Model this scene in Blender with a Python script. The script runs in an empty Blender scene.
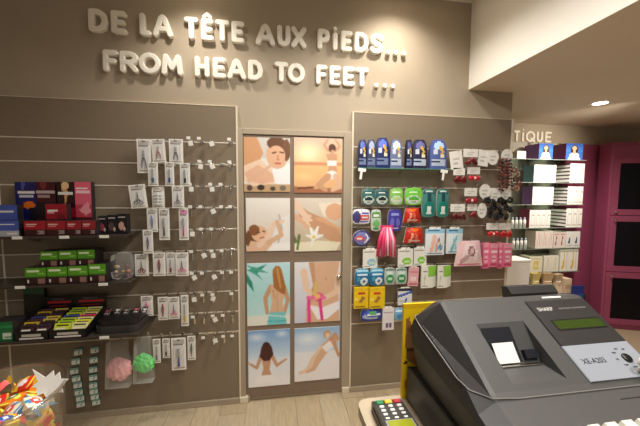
import bpy, bmesh, math, random
import numpy as np
from mathutils import Matrix, Vector
random.seed(7)
scene = bpy.context.scene
C = scene.collection

# ------------------------------------------------------------------ camera
F_PX, YAW, PIT, ROL, CAM_H, CAM_D = 299.38, .1518, .0684, .0052, 1.66, 2.3274
_cy, _sy, _cp, _sp = math.cos(YAW), math.sin(YAW), math.cos(PIT), math.sin(PIT)
FW = Vector((_sy*_cp, _cy*_cp, -_sp)); _rt = Vector((_cy, -_sy, 0)); _up = _rt.cross(FW)
RT = math.cos(ROL)*_rt + math.sin(ROL)*_up; UP = -math.sin(ROL)*_rt + math.cos(ROL)*_up
CAM = Vector((0, -CAM_D, CAM_H))
cd = bpy.data.cameras.new('camera'); cam = bpy.data.objects.new('camera', cd); C.objects.link(cam)
cd.sensor_width = 36; cd.lens = F_PX/640*36; cd.clip_start = .05
m = Matrix((RT, UP, -FW)).transposed().to_4x4(); m.translation = CAM
cam.matrix_world = m
scene.camera = cam

def ray(x, y): return FW + (x-320)/F_PX*RT - (y-213)/F_PX*UP
def aY(x, y, Y): r = ray(x, y); return CAM + r*((Y-CAM.y)/r.y)
def aZ(x, y, Z): r = ray(x, y); return CAM + r*((Z-CAM.z)/r.z)
def aX(x, y, X): r = ray(x, y); return CAM + r*((X-CAM.x)/r.x)
def rect(x0, y0, x1, y1, Y):
    cx, cy = (x0+x1)/2, (y0+y1)/2
    return aY(x0, cy, Y).x, aY(x1, cy, Y).x, aY(cx, y1, Y).z, aY(cx, y0, Y).z

# ------------------------------------------------------------------ world, exposure, added fill lights
scene.view_settings.view_transform = 'Standard'; scene.view_settings.look = 'None'
scene.view_settings.gamma = 1; scene.view_settings.use_curve_mapping = False
scene.view_settings.exposure = 0.9
w = bpy.data.worlds.new('world'); scene.world = w; w.use_nodes = True
w.node_tree.nodes['Background'].inputs[0].default_value = (1, .95, .88, 1)
w.node_tree.nodes['Background'].inputs[1].default_value = .12
CEIL = 3.21; SOFFIT = 2.52
def area(name, loc, size, power, col=(1, .965, .9), rot=(0, 0, 0)):
    l = bpy.data.lights.new(name, 'AREA'); l.shape = 'DISK'; l.size = size; l.energy = power; l.color = col; l.spread = math.radians(170)
    o = bpy.data.objects.new(name, l); C.objects.link(o); o.location = loc; o.rotation_euler = rot; return o
ROOM_LIGHTS = [(.5, -.95, 2.94, 14), (.95, -1.9, CEIL-.03, 8), (.45, -2.75, 2.94, 15)]  # added fill lights without fixtures, placed to brighten wall and bulkhead
for i, (x, y, z, p) in enumerate(ROOM_LIGHTS):
    area('room_fill_light', (x, y, z), .35, p)
WASH = [(-.52, -.29, 27), (.93, -.29, 31)]

# ------------------------------------------------------------------ materials
def lin(c):
    f = lambda v: v/12.92 if v <= .04045 else ((v+.055)/1.055)**2.4
    return tuple(f(v/255) for v in c)
MATS = {}
def mat(name, col=(128, 128, 128), rough=.5, metal=0, spec=.5, noise=0, nscale=30, bump=0, bscale=200, stretch=None, attr=False, emit=0, coat=0):
    if name in MATS: return MATS[name]
    mt = bpy.data.materials.new(name); mt.use_nodes = True; nt = mt.node_tree; b = nt.nodes['Principled BSDF']
    c = lin(col) + (1,)
    b.inputs['Base Color'].default_value = c; b.inputs['Roughness'].default_value = rough
    b.inputs['Metallic'].default_value = metal; b.inputs['Specular IOR Level'].default_value = spec
    b.inputs['Coat Weight'].default_value = coat
    mt.diffuse_color = c
    if attr:
        a = nt.nodes.new('ShaderNodeVertexColor'); a.layer_name = 'Col'; nt.links.new(a.outputs[0], b.inputs['Base Color'])
    tc = None
    if noise or bump:
        tc = nt.nodes.new('ShaderNodeTexCoord'); mp = nt.nodes.new('ShaderNodeMapping')
        nt.links.new(tc.outputs['Object'], mp.inputs[0])
        if stretch: mp.inputs['Scale'].default_value = stretch
    if noise:
        n = nt.nodes.new('ShaderNodeTexNoise'); n.inputs['Scale'].default_value = nscale; n.inputs['Detail'].default_value = 6
        nt.links.new(mp.outputs[0], n.inputs[0])
        r = nt.nodes.new('ShaderNodeMapRange'); r.inputs['From Min'].default_value = .3; r.inputs['From Max'].default_value = .7
        r.inputs['To Min'].default_value = 1-noise; r.inputs['To Max'].default_value = 1+noise
        nt.links.new(n.outputs[0], r.inputs[0])
        mx = nt.nodes.new('ShaderNodeVectorMath'); mx.operation = 'SCALE'; mx.inputs[0].default_value = c[:3]
        nt.links.new(r.outputs[0], mx.inputs['Scale']); nt.links.new(mx.outputs[0], b.inputs['Base Color'])
    if bump:
        n2 = nt.nodes.new('ShaderNodeTexNoise'); n2.inputs['Scale'].default_value = bscale
        nt.links.new(mp.outputs[0], n2.inputs[0])
        bp = nt.nodes.new('ShaderNodeBump'); bp.inputs['Strength'].default_value = bump; bp.inputs['Distance'].default_value = .002
        nt.links.new(n2.outputs[0], bp.inputs['Height']); nt.links.new(bp.outputs[0], b.inputs['Normal'])
    if emit:
        b.inputs['Emission Color'].default_value = c; b.inputs['Emission Strength'].default_value = emit
    MATS[name] = mt; return mt
def clearmat(name, col=(255, 255, 255), fac=.05, rough=.08, mul=.3, film=False):
    mt = bpy.data.materials.new(name); mt.use_nodes = True; nt = mt.node_tree; nt.nodes.clear()
    o = nt.nodes.new('ShaderNodeOutputMaterial'); t = nt.nodes.new('ShaderNodeBsdfTransparent'); g = nt.nodes.new('ShaderNodeBsdfDiffuse' if film else 'ShaderNodeBsdfGlossy')
    t.inputs[0].default_value = lin(col)+(1,); g.inputs[1].default_value = rough; g.inputs[0].default_value = (.9, .9, .88, 1)
    mx = nt.nodes.new('ShaderNodeMixShader'); fr = nt.nodes.new('ShaderNodeLayerWeight'); fr.inputs[0].default_value = .3
    ad = nt.nodes.new('ShaderNodeMath'); ad.operation = 'MULTIPLY_ADD'; ad.inputs[1].default_value = mul; ad.inputs[2].default_value = fac
    nt.links.new(fr.outputs['Fresnel'], ad.inputs[0]); nt.links.new(ad.outputs[0], mx.inputs[0])
    nt.links.new(t.outputs[0], mx.inputs[1]); nt.links.new(g.outputs[0], mx.inputs[2]); nt.links.new(mx.outputs[0], o.inputs[0])
    MATS[name] = mt; return mt
M_wall = mat('taupe_wall_paint', (168, 153, 132), .75, noise=.03, nscale=3, bump=.15, bscale=160)
M_panel = mat('taupe_laminate', (132, 117, 98), .38, noise=.05, nscale=14, stretch=(1, 1, 14))
M_white = mat('white_paint', (242, 237, 228), .7, bump=.1, bscale=120)
M_ceil = mat('ceiling_paint', (226, 218, 206), .8)
M_soff = mat('soffit_paint', (222, 206, 182), .7, noise=.02, nscale=2)
M_trim = mat('cream_edge_trim', (226, 214, 192), .35)
M_base = mat('greige_baseboard', (168, 152, 132), .5, noise=.08, nscale=8, stretch=(1, 6, 20))
M_alu = mat('brushed_aluminium', (205, 200, 190), .25, metal=1)
M_rail = mat('satin_rail', (226, 216, 198), .3, metal=.2)
M_chrome = mat('chrome', (225, 222, 216), .12, metal=1)
M_print = mat('printed_card', attr=True, rough=.35)
M_matte = mat('matte_print', attr=True, rough=.6)
M_letter = mat('white_foam_letter', (240, 234, 220), .5)
M_door = mat('door_frame_brown', (134, 115, 98), .5, noise=.05, nscale=10, stretch=(10, 10, 1))
M_black = mat('black_plastic', (24, 23, 24), .35)
M_dark = mat('dark_grey_plastic', (52, 50, 49), .4, bump=.1, bscale=700)
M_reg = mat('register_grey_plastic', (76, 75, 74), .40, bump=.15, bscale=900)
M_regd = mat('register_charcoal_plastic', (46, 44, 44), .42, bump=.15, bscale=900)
M_silver = mat('silver_label', (150, 154, 163), .35)
M_lcd = mat('lcd_green', (52, 68, 24), .2)
M_paper = mat('white_paper', (244, 243, 238), .6)
M_tag = mat('white_price_tag', (240, 238, 230), .5)
M_purple = mat('purple_lacquer', (150, 70, 98), .35, noise=.05, nscale=4)
M_dglass = mat('dark_cabinet_glass', (16, 12, 18), .25, spec=.2)
M_counter = mat('beige_counter_top', (184, 168, 144), .4, noise=.04, nscale=20)
M_cfront = mat('cream_counter_front', (228, 218, 200), .5)
M_lampw = mat('white_lamp_metal', (236, 232, 226), .4)
M_lampe = mat('lamp_glow', (255, 238, 208), .4, emit=14)
M_clear = clearmat('clear_plastic')
M_bag = clearmat('clear_bag_film', (255, 255, 254), .09, .35, .25, True)
M_shelfg = clearmat('glass_shelf', (226, 240, 230), .10, .05, .5)
M_gedge = mat('glass_edge_green', (86, 140, 112), .15)
M_gedge2 = mat('glass_edge_pale', (150, 158, 148), .2)
M_tub = clearmat('clear_tub_plastic', (253, 252, 250), .03, .06, .35)

# ------------------------------------------------------------------ mesh building
class MB:
    def __init__(s): s.v = []; s.f = []; s.c = []; s.mi = []; s.sm = []
    def add(s, vs, fs, col=None, mi=0, smooth=False):
        o = len(s.v); s.v += [tuple(v) for v in vs]
        for k, f in enumerate(fs):
            s.f.append([i+o for i in f]); s.c.append(col[k] if isinstance(col, list) else col); s.mi.append(mi); s.sm.append(smooth)
        return s
    def box(s, x0, x1, y0, y1, z0, z1, col=None, mi=0, b=0):
        if x1 < x0: x0, x1 = x1, x0
        if y1 < y0: y0, y1 = y1, y0
        if z1 < z0: z0, z1 = z1, z0
        if b <= 0:
            vs = [(x, y, z) for z in (z0, z1) for y in (y0, y1) for x in (x0, x1)]
            return s.add(vs, [(0, 2, 3, 1), (4, 5, 7, 6), (0, 1, 5, 4), (2, 6, 7, 3), (0, 4, 6, 2), (1, 3, 7, 5)], col, mi)
        b = min(b, (x1-x0)*.45, (y1-y0)*.45, (z1-z0)*.45)
        vs = []; idx = {}
        for k, (ex, ey, ez) in enumerate([(a, bb, cc) for cc in (0, 1) for bb in (0, 1) for a in (0, 1)]):
            X, Y, Z = (x0, x1)[ex], (y0, y1)[ey], (z0, z1)[ez]; dx, dy, dz = (b, -b)[ex], (b, -b)[ey], (b, -b)[ez]
            idx[(k, 'x')] = len(vs); vs.append((X, Y+dy, Z+dz))
            idx[(k, 'y')] = len(vs); vs.append((X+dx, Y, Z+dz))
            idx[(k, 'z')] = len(vs); vs.append((X+dx, Y+dy, Z))
        q = lambda a, ax: [idx[(i, ax)] for i in a]
        fs = [q((0, 2, 3, 1), 'z'), q((4, 5, 7, 6), 'z'), q((0, 1, 5, 4), 'y'), q((2, 6, 7, 3), 'y'), q((0, 4, 6, 2), 'x'), q((1, 3, 7, 5), 'x')]
        for a, bb, p, r in [(0, 1, 'y', 'z'), (2, 3, 'y', 'z'), (4, 5, 'y', 'z'), (6, 7, 'y', 'z'), (0, 2, 'x', 'z'), (1, 3, 'x', 'z'), (4, 6, 'x', 'z'), (5, 7, 'x', 'z'), (0, 4, 'x', 'y'), (1, 5, 'x', 'y'), (2, 6, 'x', 'y'), (3, 7, 'x', 'y')]:
            fs.append([idx[(a, p)], idx[(bb, p)], idx[(bb, r)], idx[(a, r)]])
        for k in range(8): fs.append([idx[(k, 'x')], idx[(k, 'y')], idx[(k, 'z')]])
        return s.add(vs, fs, col, mi)
    def tube(s, pts, r, n=8, col=None, mi=0, cap=True, smooth=True):
        pts = [Vector(p) for p in pts]; rs = r if isinstance(r, (list, tuple)) else [r]*len(pts)
        vs = []; fs = []; prev = None
        for i, p in enumerate(pts):
            d = (pts[min(i+1, len(pts)-1)]-pts[max(i-1, 0)]).normalized()
            if prev is None: a = d.orthogonal().normalized()
            else: a = (prev-d*prev.dot(d)).normalized()
            prev = a; bb = d.cross(a)
            for k in range(n):
                t = 2*math.pi*k/n; vs.append(p+rs[i]*(math.cos(t)*a+math.sin(t)*bb))
        for i in range(len(pts)-1):
            for k in range(n): fs.append((i*n+k, i*n+(k+1) % n, (i+1)*n+(k+1) % n, (i+1)*n+k))
        s.add(vs, fs, col, mi, smooth)
        if cap:
            o = len(s.v)-len(vs)
            s.f.append([o+k for k in range(n)][::-1]); s.f.append([o+(len(pts)-1)*n+k for k in range(n)])
            s.c += [col, col]; s.mi += [mi, mi]; s.sm += [False, False]
        return s
    def lathe(s, prof, c=(0, 0, 0), axis='z', n=20, col=None, mi=0, smooth=True, sx=1, sy=1):
        vs = []; fs = []
        for r, h in prof:
            for k in range(n):
                t = 2*math.pi*k/n; a, b = r*math.cos(t)*sx, r*math.sin(t)*sy
                vs.append((c[0]+a, c[1]+b, c[2]+h) if axis == 'z' else ((c[0]+a, c[1]+h, c[2]+b) if axis == 'y' else (c[0]+h, c[1]+a, c[2]+b)))
        for i in range(len(prof)-1):
            for k in range(n): fs.append((i*n+k, i*n+(k+1) % n, (i+1)*n+(k+1) % n, (i+1)*n+k))
        return s.add(vs, fs, col, mi, smooth)
    def poly(s, pts, y0, y1, col=None, mi=0, plane='xz', inset=0):
        """prism of an outline; plane xz -> extruded along y"""
        n = len(pts)
        P = lambda p, h: (p[0], h, p[1]) if plane == 'xz' else ((p[0], p[1], h) if plane == 'xy' else (h, p[0], p[1]))
        vs = [P(p, y0) for p in pts]+[P(p, y1) for p in pts]
        fs = [list(range(n)), list(range(n, 2*n))[::-1]]+[(i, i+n, (i+1) % n+n, (i+1) % n) for i in range(n)]
        return s.add(vs, fs, col, mi)
    def torus(s, c, R, r, axis='y', n=16, m_=6, col=None, mi=0, wob=0, ph=0):
        vs = []; fs = []
        for i in range(n):
            t = 2*math.pi*i/n
            for k in range(m_):
                u = 2*math.pi*k/m_; rr = r*(1+wob*math.sin(5*t+ph+k)); q = R+rr*math.cos(u); h = rr*math.sin(u)
                a, b = q*math.cos(t), q*math.sin(t)
                vs.append((c[0]+a, c[1]+h, c[2]+b) if axis == 'y' else ((c[0]+a, c[1]+b, c[2]+h) if axis == 'z' else (c[0]+h, c[1]+a, c[2]+b)))
        for i in range(n):
            for k in range(m_):
                fs.append((i*m_+k, i*m_+(k+1) % m_, ((i+1) % n)*m_+(k+1) % m_, ((i+1) % n)*m_+k))
        return s.add(vs, fs, col, mi, True)
    def ball(s, c, r, n=10, col=None, mi=0, sx=1, sy=1, sz=1):
        k = max(4, n//2)
        return s.lathe([(max(1e-4, r*math.sin(math.pi*i/k))*1, -r*math.cos(math.pi*i/k)*sz) for i in range(k+1)], c, 'z', n, col, mi, True, sx, sy)
    def mesh(s, name, mats, fixn=True):
        me = bpy.data.meshes.new(name); me.from_pydata(s.v, [], s.f)
        for mt in (mats if isinstance(mats, (list, tuple)) else [mats]): me.materials.append(mt)
        me.polygons.foreach_set('material_index', s.mi); me.polygons.foreach_set('use_smooth', s.sm)
        if any(c is not None for c in s.c):
            ca = me.color_attributes.new('Col', 'FLOAT_COLOR', 'CORNER'); arr = np.ones((len(me.loops), 4), np.float32); k = 0
            for f, c in zip(s.f, s.c):
                arr[k:k+len(f), :3] = lin(c or (128, 128, 128)); k += len(f)
            ca.data.foreach_set('color', arr.ravel())
        if fixn:
            bm = bmesh.new(); bm.from_mesh(me); bmesh.ops.recalc_face_normals(bm, faces=bm.faces); bm.to_mesh(me); bm.free()
        me.update(); return me
    def obj(s, name, mats, parent=None, loc=None, fixn=True):
        o = bpy.data.objects.new(name, s.mesh(name, mats, fixn)); C.objects.link(o)
        if parent is not None: o.parent = parent
        if loc is not None: o.location = loc
        return o
def tag(o, label, cat, group=None):
    o['label'] = label; o['category'] = cat
    if group: o['group'] = group
    return o
def thing(name, label, cat, loc=(0, 0, 0), group=None, rotz=0):
    o = bpy.data.objects.new(name, None); o.empty_display_size = .05; C.objects.link(o); o.location = loc; o.rotation_euler = (0, 0, rotz)
    return tag(o, label, cat, group)
def struct(o): o['kind'] = 'structure'; return o
def inst(me, name, parent, loc=(0, 0, 0), rot=(0, 0, 0)):
    o = bpy.data.objects.new(name, me); C.objects.link(o); o.parent = parent; o.location = loc; o.rotation_euler = rot; return o
def center(mb):
    """shift mesh so that its origin is at the base centre; returns loc"""
    a = np.array(mb.v); c = Vector(((a[:, 0].min()+a[:, 0].max())/2, (a[:, 1].min()+a[:, 1].max())/2, a[:, 2].min()))
    mb.v = [tuple(Vector(v)-c) for v in mb.v]; return c
def one(mb, name, mats, label, cat, group=None):
    l = center(mb); o = mb.obj(name, mats, None, l); return tag(o, label, cat, group)
def reparent(parts, root):
    for o in parts: o.parent = root; o.location = o.location-root.location

# ------------------------------------------------------------------ printing (flat artwork as face colours on a grid)
def raster(art, nu, nv, asp=1.0):
    us = (np.arange(nu)+.5)/nu; vs = (np.arange(nv)+.5)/nv; U, V = np.meshgrid(us, vs); img = np.zeros((nv, nu, 3))
    for a in art:
        k = a[0]; al = 1
        if k == 'bg': img[:] = a[1]; continue
        if k == 'gv':
            t = np.clip((V-a[1])/(a[2]-a[1]+1e-9), 0, 1)[..., None]; msk = (V >= min(a[1], a[2])) & (V <= max(a[1], a[2]))
            col = np.array(a[3])*(1-t)+np.array(a[4])*t; img[msk] = col[msk]; continue
        if k == 'r': msk = (U >= a[1]) & (U <= a[3]) & (V >= a[2]) & (V <= a[4]); col = a[5]
        elif k == 'e': msk = ((U-a[1])/a[3])**2+((V-a[2])/a[4])**2 <= 1; col = a[5]
        elif k == 'l':   # thick tapered polyline: points, r0, r1
            pts = a[1]; msk = np.zeros_like(U, bool); n = len(pts)
            for i in range(n-1):
                (x0, y0), (x1, y1) = pts[i], pts[i+1]; dx, dy = x1-x0, y1-y0
                t = np.clip(((U-x0)*dx+(V-y0)*dy*asp*asp)/(dx*dx+dy*dy*asp*asp+1e-9), 0, 1)
                rr = a[2]+(a[3]-a[2])*((i+t)/(n-1)); msk |= (U-x0-t*dx)**2+((V-y0-t*dy)*asp)**2 <= rr*rr
            col = a[4]
        elif k == 'p':
            pts = a[1]; msk = np.zeros_like(U, bool); n = len(pts); j = n-1
            for i in range(n):
                xi, yi = pts[i]; xj, yj = pts[j]
                msk ^= ((yi > V) != (yj > V)) & (U < (xj-xi)*(V-yi)/(yj-yi+1e-12)+xi); j = i
            col = a[2]
        elif k == 'glow':
            t = np.clip(1-np.sqrt(((U-a[1])/a[3])**2+((V-a[2])/a[4])**2), 0, 1)[..., None]*a[6]
            img = img*(1-t)+np.array(a[5])*t; continue
        elif k == 'blur':
            for _ in range(a[1]):
                p = np.pad(img, ((1, 1), (1, 1), (0, 0)), 'edge'); img = (p[:-2, 1:-1]+p[2:, 1:-1]+p[1:-1, :-2]+p[1:-1, 2:]+2*img)/6
            continue
        elif k == 'mottle':
            rs = np.random.RandomState(a[1]); img = np.clip(img+rs.uniform(-a[2], a[2], img.shape[:2])[..., None], 0, 255); continue
        if isinstance(col[0], (tuple, list)):
            img[msk] = np.array(col[0])*(1-col[1])+img[msk]*col[1]
        else: img[msk] = col
    return img
def shape_uv(u, v, shape):
    a, b = 2*u-1, 2*v-1
    if shape == 'oval': return (a*math.sqrt(1-b*b/2), b*math.sqrt(1-a*a/2))
    if shape == 'round':
        x, y = (a*math.sqrt(1-b*b/2), b*math.sqrt(1-a*a/2)); return (.55*a+.45*x*1.05, .55*b+.45*y*1.05)
    if shape == 'trap': return (a*(.72+.28*(1-v)), b)
    if shape == 'archtop': return (a*(1-.5*max(0, (v-.55)/.45)**2.5), b)
    return (a, b)
def pack_mb(w, h, d, art, nu=12, nv=16, side=(230, 228, 220), bulge=0, shape='rect', mb=None, c=(0, 0, 0)):
    """printed pack: x in +-w/2, z 0..h, front face at y=-d/2 (towards the camera side)"""
    mb = mb or MB(); img = raster(art, nu, nv, h/w); vs = []; fs = []; cols = []
    def pt(i, j, front):
        u, v = i/nu, j/nv; X, Z = shape_uv(u, v, shape); a, b = 2*u-1, 2*v-1
        y = (-d/2-bulge*(1-a*a)*(1-b*b)) if front else d/2
        return (c[0]+X*w/2, c[1]+y, c[2]+h/2+Z*h/2)
    for j in range(nv+1):
        for i in range(nu+1): vs.append(pt(i, j, True))
    for j in range(nv):
        for i in range(nu):
            q = j*(nu+1)+i; fs.append((q, q+1, q+nu+2, q+nu+1)); cols.append(tuple(img[j, i]))
    loop = [(i, 0) for i in range(nu)]+[(nu, j) for j in range(nv)]+[(i, nv) for i in range(nu, 0, -1)]+[(0, j) for j in range(nv, 0, -1)]
    o = len(vs); n = len(loop); vs += [pt(i, j, False) for i, j in loop]
    for k in range(n):
        i, j = loop[k]; i2, j2 = loop[(k+1) % n]
        fs.append((j*(nu+1)+i, o+k, o+(k+1) % n, j2*(nu+1)+i2)); cols.append(side)
    fs.append([o+k for k in range(n)]); cols.append(side)
    return mb.add(vs, fs, cols)


# ================================================================== the setting
FLOOR_X = (-2.6, 5.4)
XL, XR = -.2785, .6201                    # inner edges of the two slat panels
XEND = 2.02                               # where the near wall stops
ZT, ZB, Z0, PITCH = 2.288, .045, 2.022, .16
Z_SLAT = [Z0-PITCH*i for i in range(10)]
fl = struct(MB().box(FLOOR_X[0], FLOOR_X[1], -3.4, 1.2, -.05, -.006).obj('floor', mat('floor_seam', (170, 148, 122), .6)))
PLK = [mat('wood_plank_%s' % n, c, .42, noise=.13, nscale=9, stretch=(9, .9, 1), bump=.2, bscale=60) for n, c in
       (('pale', (190, 172, 142)), ('tan', (180, 162, 132)), ('grey', (186, 170, 142)))]
pw = .19; k = 0
plank_me = {}
for i in range(14):
    x0 = -1.55+i*pw; off = -(i*.47 % 1.2)
    for j in range(3):
        y0, y1 = max(-2.3, -2.4+j*1.2+off+.3), min(.0, -1.2+j*1.2+off+.3)
        if y1-y0 < .06: continue
        MB().box(0, pw-.003, 0, y1-y0-.003, -.006, 0).obj('plank', PLK[(i*7+j*5) % 3], fl, (x0, y0, 0)); k += 1
mb = MB().box(-2.6, XEND, .018, .16, 0, CEIL)
struct(mb.obj('wall_back', M_wall))
struct(MB().box(XEND, 5.4, 1.0, 1.1, 0, SOFFIT).obj('wall_alcove', M_wall))
struct(MB().box(XEND-.1, XEND, .161, .999, 0, SOFFIT).obj('wall_return', M_wall))
struct(MB().box(5.3, 5.4, -2.6, 1.0, 0, SOFFIT).obj('wall_right', M_wall))
struct(MB().box(-2.7, -2.6, -3.4, .16, 0, CEIL).obj('wall_left', M_wall))
struct(MB().box(-2.7, 1.606, -3.4, .16, CEIL, CEIL+.05).obj('ceiling', M_ceil))
struct(MB().box(1.6062, 5.4, -3.4, 1.1, SOFFIT, SOFFIT+.0015).obj('ceiling_soffit', M_soff))
struct(MB().box(1.606, 1.64, -3.4, .018, SOFFIT+.0016, CEIL+.05).obj('wall_bulkhead', M_white))
# recessed slat panels with individual boards between aluminium grooves
def slat_panel(name, x0, x1):
    p = bpy.data.objects.new(name, None); C.objects.link(p); p['kind'] = 'structure'; p.location = (x0, 0, 0)
    W = x1-x0
    MB().box(0, W, .006, .017, ZB, ZT).obj('backing_board', M_panel, p)
    zs = [ZT]+Z_SLAT+[ZB]
    for a, b in zip(zs[:-1], zs[1:]):
        top = a-(.006 if a != ZT else 0); bot = b+(.006 if b != ZB else 0)
        MB().box(0, W, 0, .006, bot, top, b=.0012).obj('slat', M_panel, p)
    rail = MB().box(0, W, -.0015, .006, -.0045, .0045, b=.001).mesh('groove_rail', M_rail)
    for z in Z_SLAT: inst(rail, 'groove_rail', p, (0, 0, z))
    return p
slat_panel('wall_slat_panel', XL-1.55, XL); slat_panel('wall_slat_panel', XL-1.56-.7, XL-1.56); slat_panel('wall_slat_panel', XR, XEND-.012)
def trim(n, x0, x1, y0, y1, z0, z1): struct(MB().box(x0, x1, y0, y1, z0, z1, b=.001).obj('trim_%d' % n, M_trim))
trim(1, XL, XL+.012, -.006, .018, ZB, ZT+.004); trim(2, XR-.012, XR, -.006, .018, ZB, ZT+.004)
trim(3, XEND-.012, XEND+.002, -.008, .02, ZB, ZT+.004); trim(4, XL-1.56, XL-1.55, -.004, .018, ZB, ZT)
trim(5, XL-2.26, XL, -.002, .018, ZT, ZT+.004); trim(6, XR, XEND-.012, -.002, .018, ZT, ZT+.004)
struct(MB().box(-2.6, XL+.078, -.012, .018, 0, ZB, b=.002).obj('baseboard_left', M_base))
struct(MB().box(XR-.075, XEND+.01, -.012, .018, 0, ZB, b=.002).obj('baseboard_right', M_base))
# ------------------------------------------------------------------ the poster door
DX0, DX1, DZ0, DZ1 = -.222, .533, .03, 2.085
dr = struct(bpy.data.objects.new('door_1', None)); C.objects.link(dr); dr.location = ((DX0+DX1)/2, .01, 0)
def dpart(mb, name, mt):
    mb.v = [tuple(Vector(v)-dr.location) for v in mb.v]; return mb.obj(name, mt, dr)
dpart(MB().box(DX0, DX1, .008, .018, DZ0, DZ1), 'door_panel', M_door)
dpart(MB().box(DX0-.052, DX0-.008, -.004, .018, 0.045, DZ1+.05, b=.003), 'jamb', M_wall)
dpart(MB().box(DX1+.008, DX1+.075, -.004, .018, 0.045, DZ1+.05, b=.003), 'jamb', M_wall)
dpart(MB().box(DX0-.008, DX1+.008, -.004, .018, DZ1+.008, DZ1+.05, b=.003), 'lintel', M_wall)
for x0 in (DX0-.054, DX1+.012): dpart(MB().box(x0, x0+.062, -.016, .018, .0, .05, b=.004), 'plinth_block', M_trim)
dpart(MB().lathe([(.001, -.03), (.016, -.03), (.018, -.02), (.012, -.008), (.012, .008)], (.508, 0, .985), 'y', 16), 'door_knob', M_alu)
SK = (222, 180, 148); SK2 = (204, 156, 122); SKL = (238, 206, 180); HR = (92, 58, 34)
A_face = [('bg', (226, 222, 216)), ('r', 0, .62, 1, 1, (214, 206, 198)), ('e', .86, .33, .26, .22, (242, 240, 238)), ('r', 0, .0, 1, .14, (196, 160, 120)),
    ('p', [(0, 1), (.28, 1), (.42, .72), (.3, .5), (0, .45)], (214, 160, 118)), ('p', [(0, .48), (.34, .6), (.6, .42), (.66, .16), (.2, .1), (0, .2)], SKL),
    ('p', [(.0, .34), (.3, .5), (.62, .34), (.66, .2), (.4, .14), (.1, .2)], (226, 180, 150)), ('l', [(.1, .2), (.4, .38), (.6, .5)], .04, .03, SK), 
    ('e', .72, .68, .24, .25, SK), ('e', .7, .9, .2, .12, (110, 72, 48)), ('e', .92, .78, .09, .2, (120, 80, 52)), ('e', .7, .66, .2, .2, (226, 178, 144)),
    ('l', [(.62, .72), (.7, .74)], .014, .012, (80, 48, 36)), ('l', [(.78, .74), (.86, .73)], .014, .012, (80, 48, 36)), ('l', [(.74, .68), (.72, .6), (.76, .6)], .012, .012, (190, 132, 102)),
    ('l', [(.68, .53), (.79, .53)], .018, .014, (186, 84, 80)), ('e', .12, .07, .06, .05, (90, 74, 64)), ('e', .36, .08, .08, .05, (60, 50, 46)), ('e', .62, .06, .06, .04, (84, 70, 60)), ('e', .84, .07, .07, .05, (120, 110, 90))]
A_sun = [('gv', 0, .5, (226, 176, 130), (238, 190, 130)), ('gv', .5, 1, (242, 194, 140), (226, 186, 164)), ('glow', .28, .72, .36, .26, (255, 244, 200), 1), ('r', 0, .5, 1, .56, (214, 150, 110)),
    ('glow', .2, .3, .3, .12, (250, 214, 150), .7), ('p', [(0, .0), (1, 0), (1, .1), (.4, .07), (0, .12)], (170, 112, 80)),
    ('l', [(.7, .78), (.62, .88), (.7, .97)], .03, .022, SK2), ('l', [(.86, .78), (.95, .86), (.86, .97)], .03, .022, SK2), ('e', .79, .82, .075, .08, (96, 60, 44)), ('l', [(.77, .68), (.8, .76)], .045, .04, SK2),
    ('p', [(.66, .72), (.9, .72), (.88, .48), (.92, .34), (.68, .34), (.72, .5)], SK2), ('r', .69, .5, .89, .6, (240, 236, 232)), ('e', .79, .33, .13, .08, (236, 230, 226)),
    ('l', [(.7, .3), (.5, .14), (.66, .05)], .07, .04, SK2), ('l', [(.88, .3), (.96, .12), (.8, .05)], .07, .04, SK), ('l', [(.08, .08), (.4, .1)], .02, .02, (120, 70, 50))]
A_lie = [('gv', 0, 1, (216, 200, 186), (240, 236, 228)), ('p', [(.5, .0), (1, .0), (1, .7), (.78, .62), (.6, .3)], (236, 232, 228)), ('l', [(.75, .68), (.82, .4), (.7, .1)], .02, .015, (190, 184, 180)),
    ('e', .22, .24, .26, .2, (120, 78, 50)), ('p', [(0, 0), (.5, 0), (.62, .14), (.1, .2)], (228, 188, 156)), ('e', .3, .33, .18, .15, (232, 188, 152)), ('e', .18, .4, .12, .1, (140, 92, 58)),
    ('l', [(.3, .12), (.52, .3), (.6, .5), (.84, .56)], .07, .035, SKL), ('l', [(.5, .16), (.8, .3), (.7, .56)], .06, .04, SK), ('l', [(.25, .36), (.3, .35)], .012, .012, (90, 54, 40)), ('l', [(.37, .38), (.42, .37)], .012, .012, (90, 54, 40)),
    ('l', [(.32, .25), (.4, .26)], .014, .012, (190, 92, 86)), ('p', [(.46, 0), (1, 0), (1, .16), (.6, .14)], (246, 242, 238))]
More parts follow.
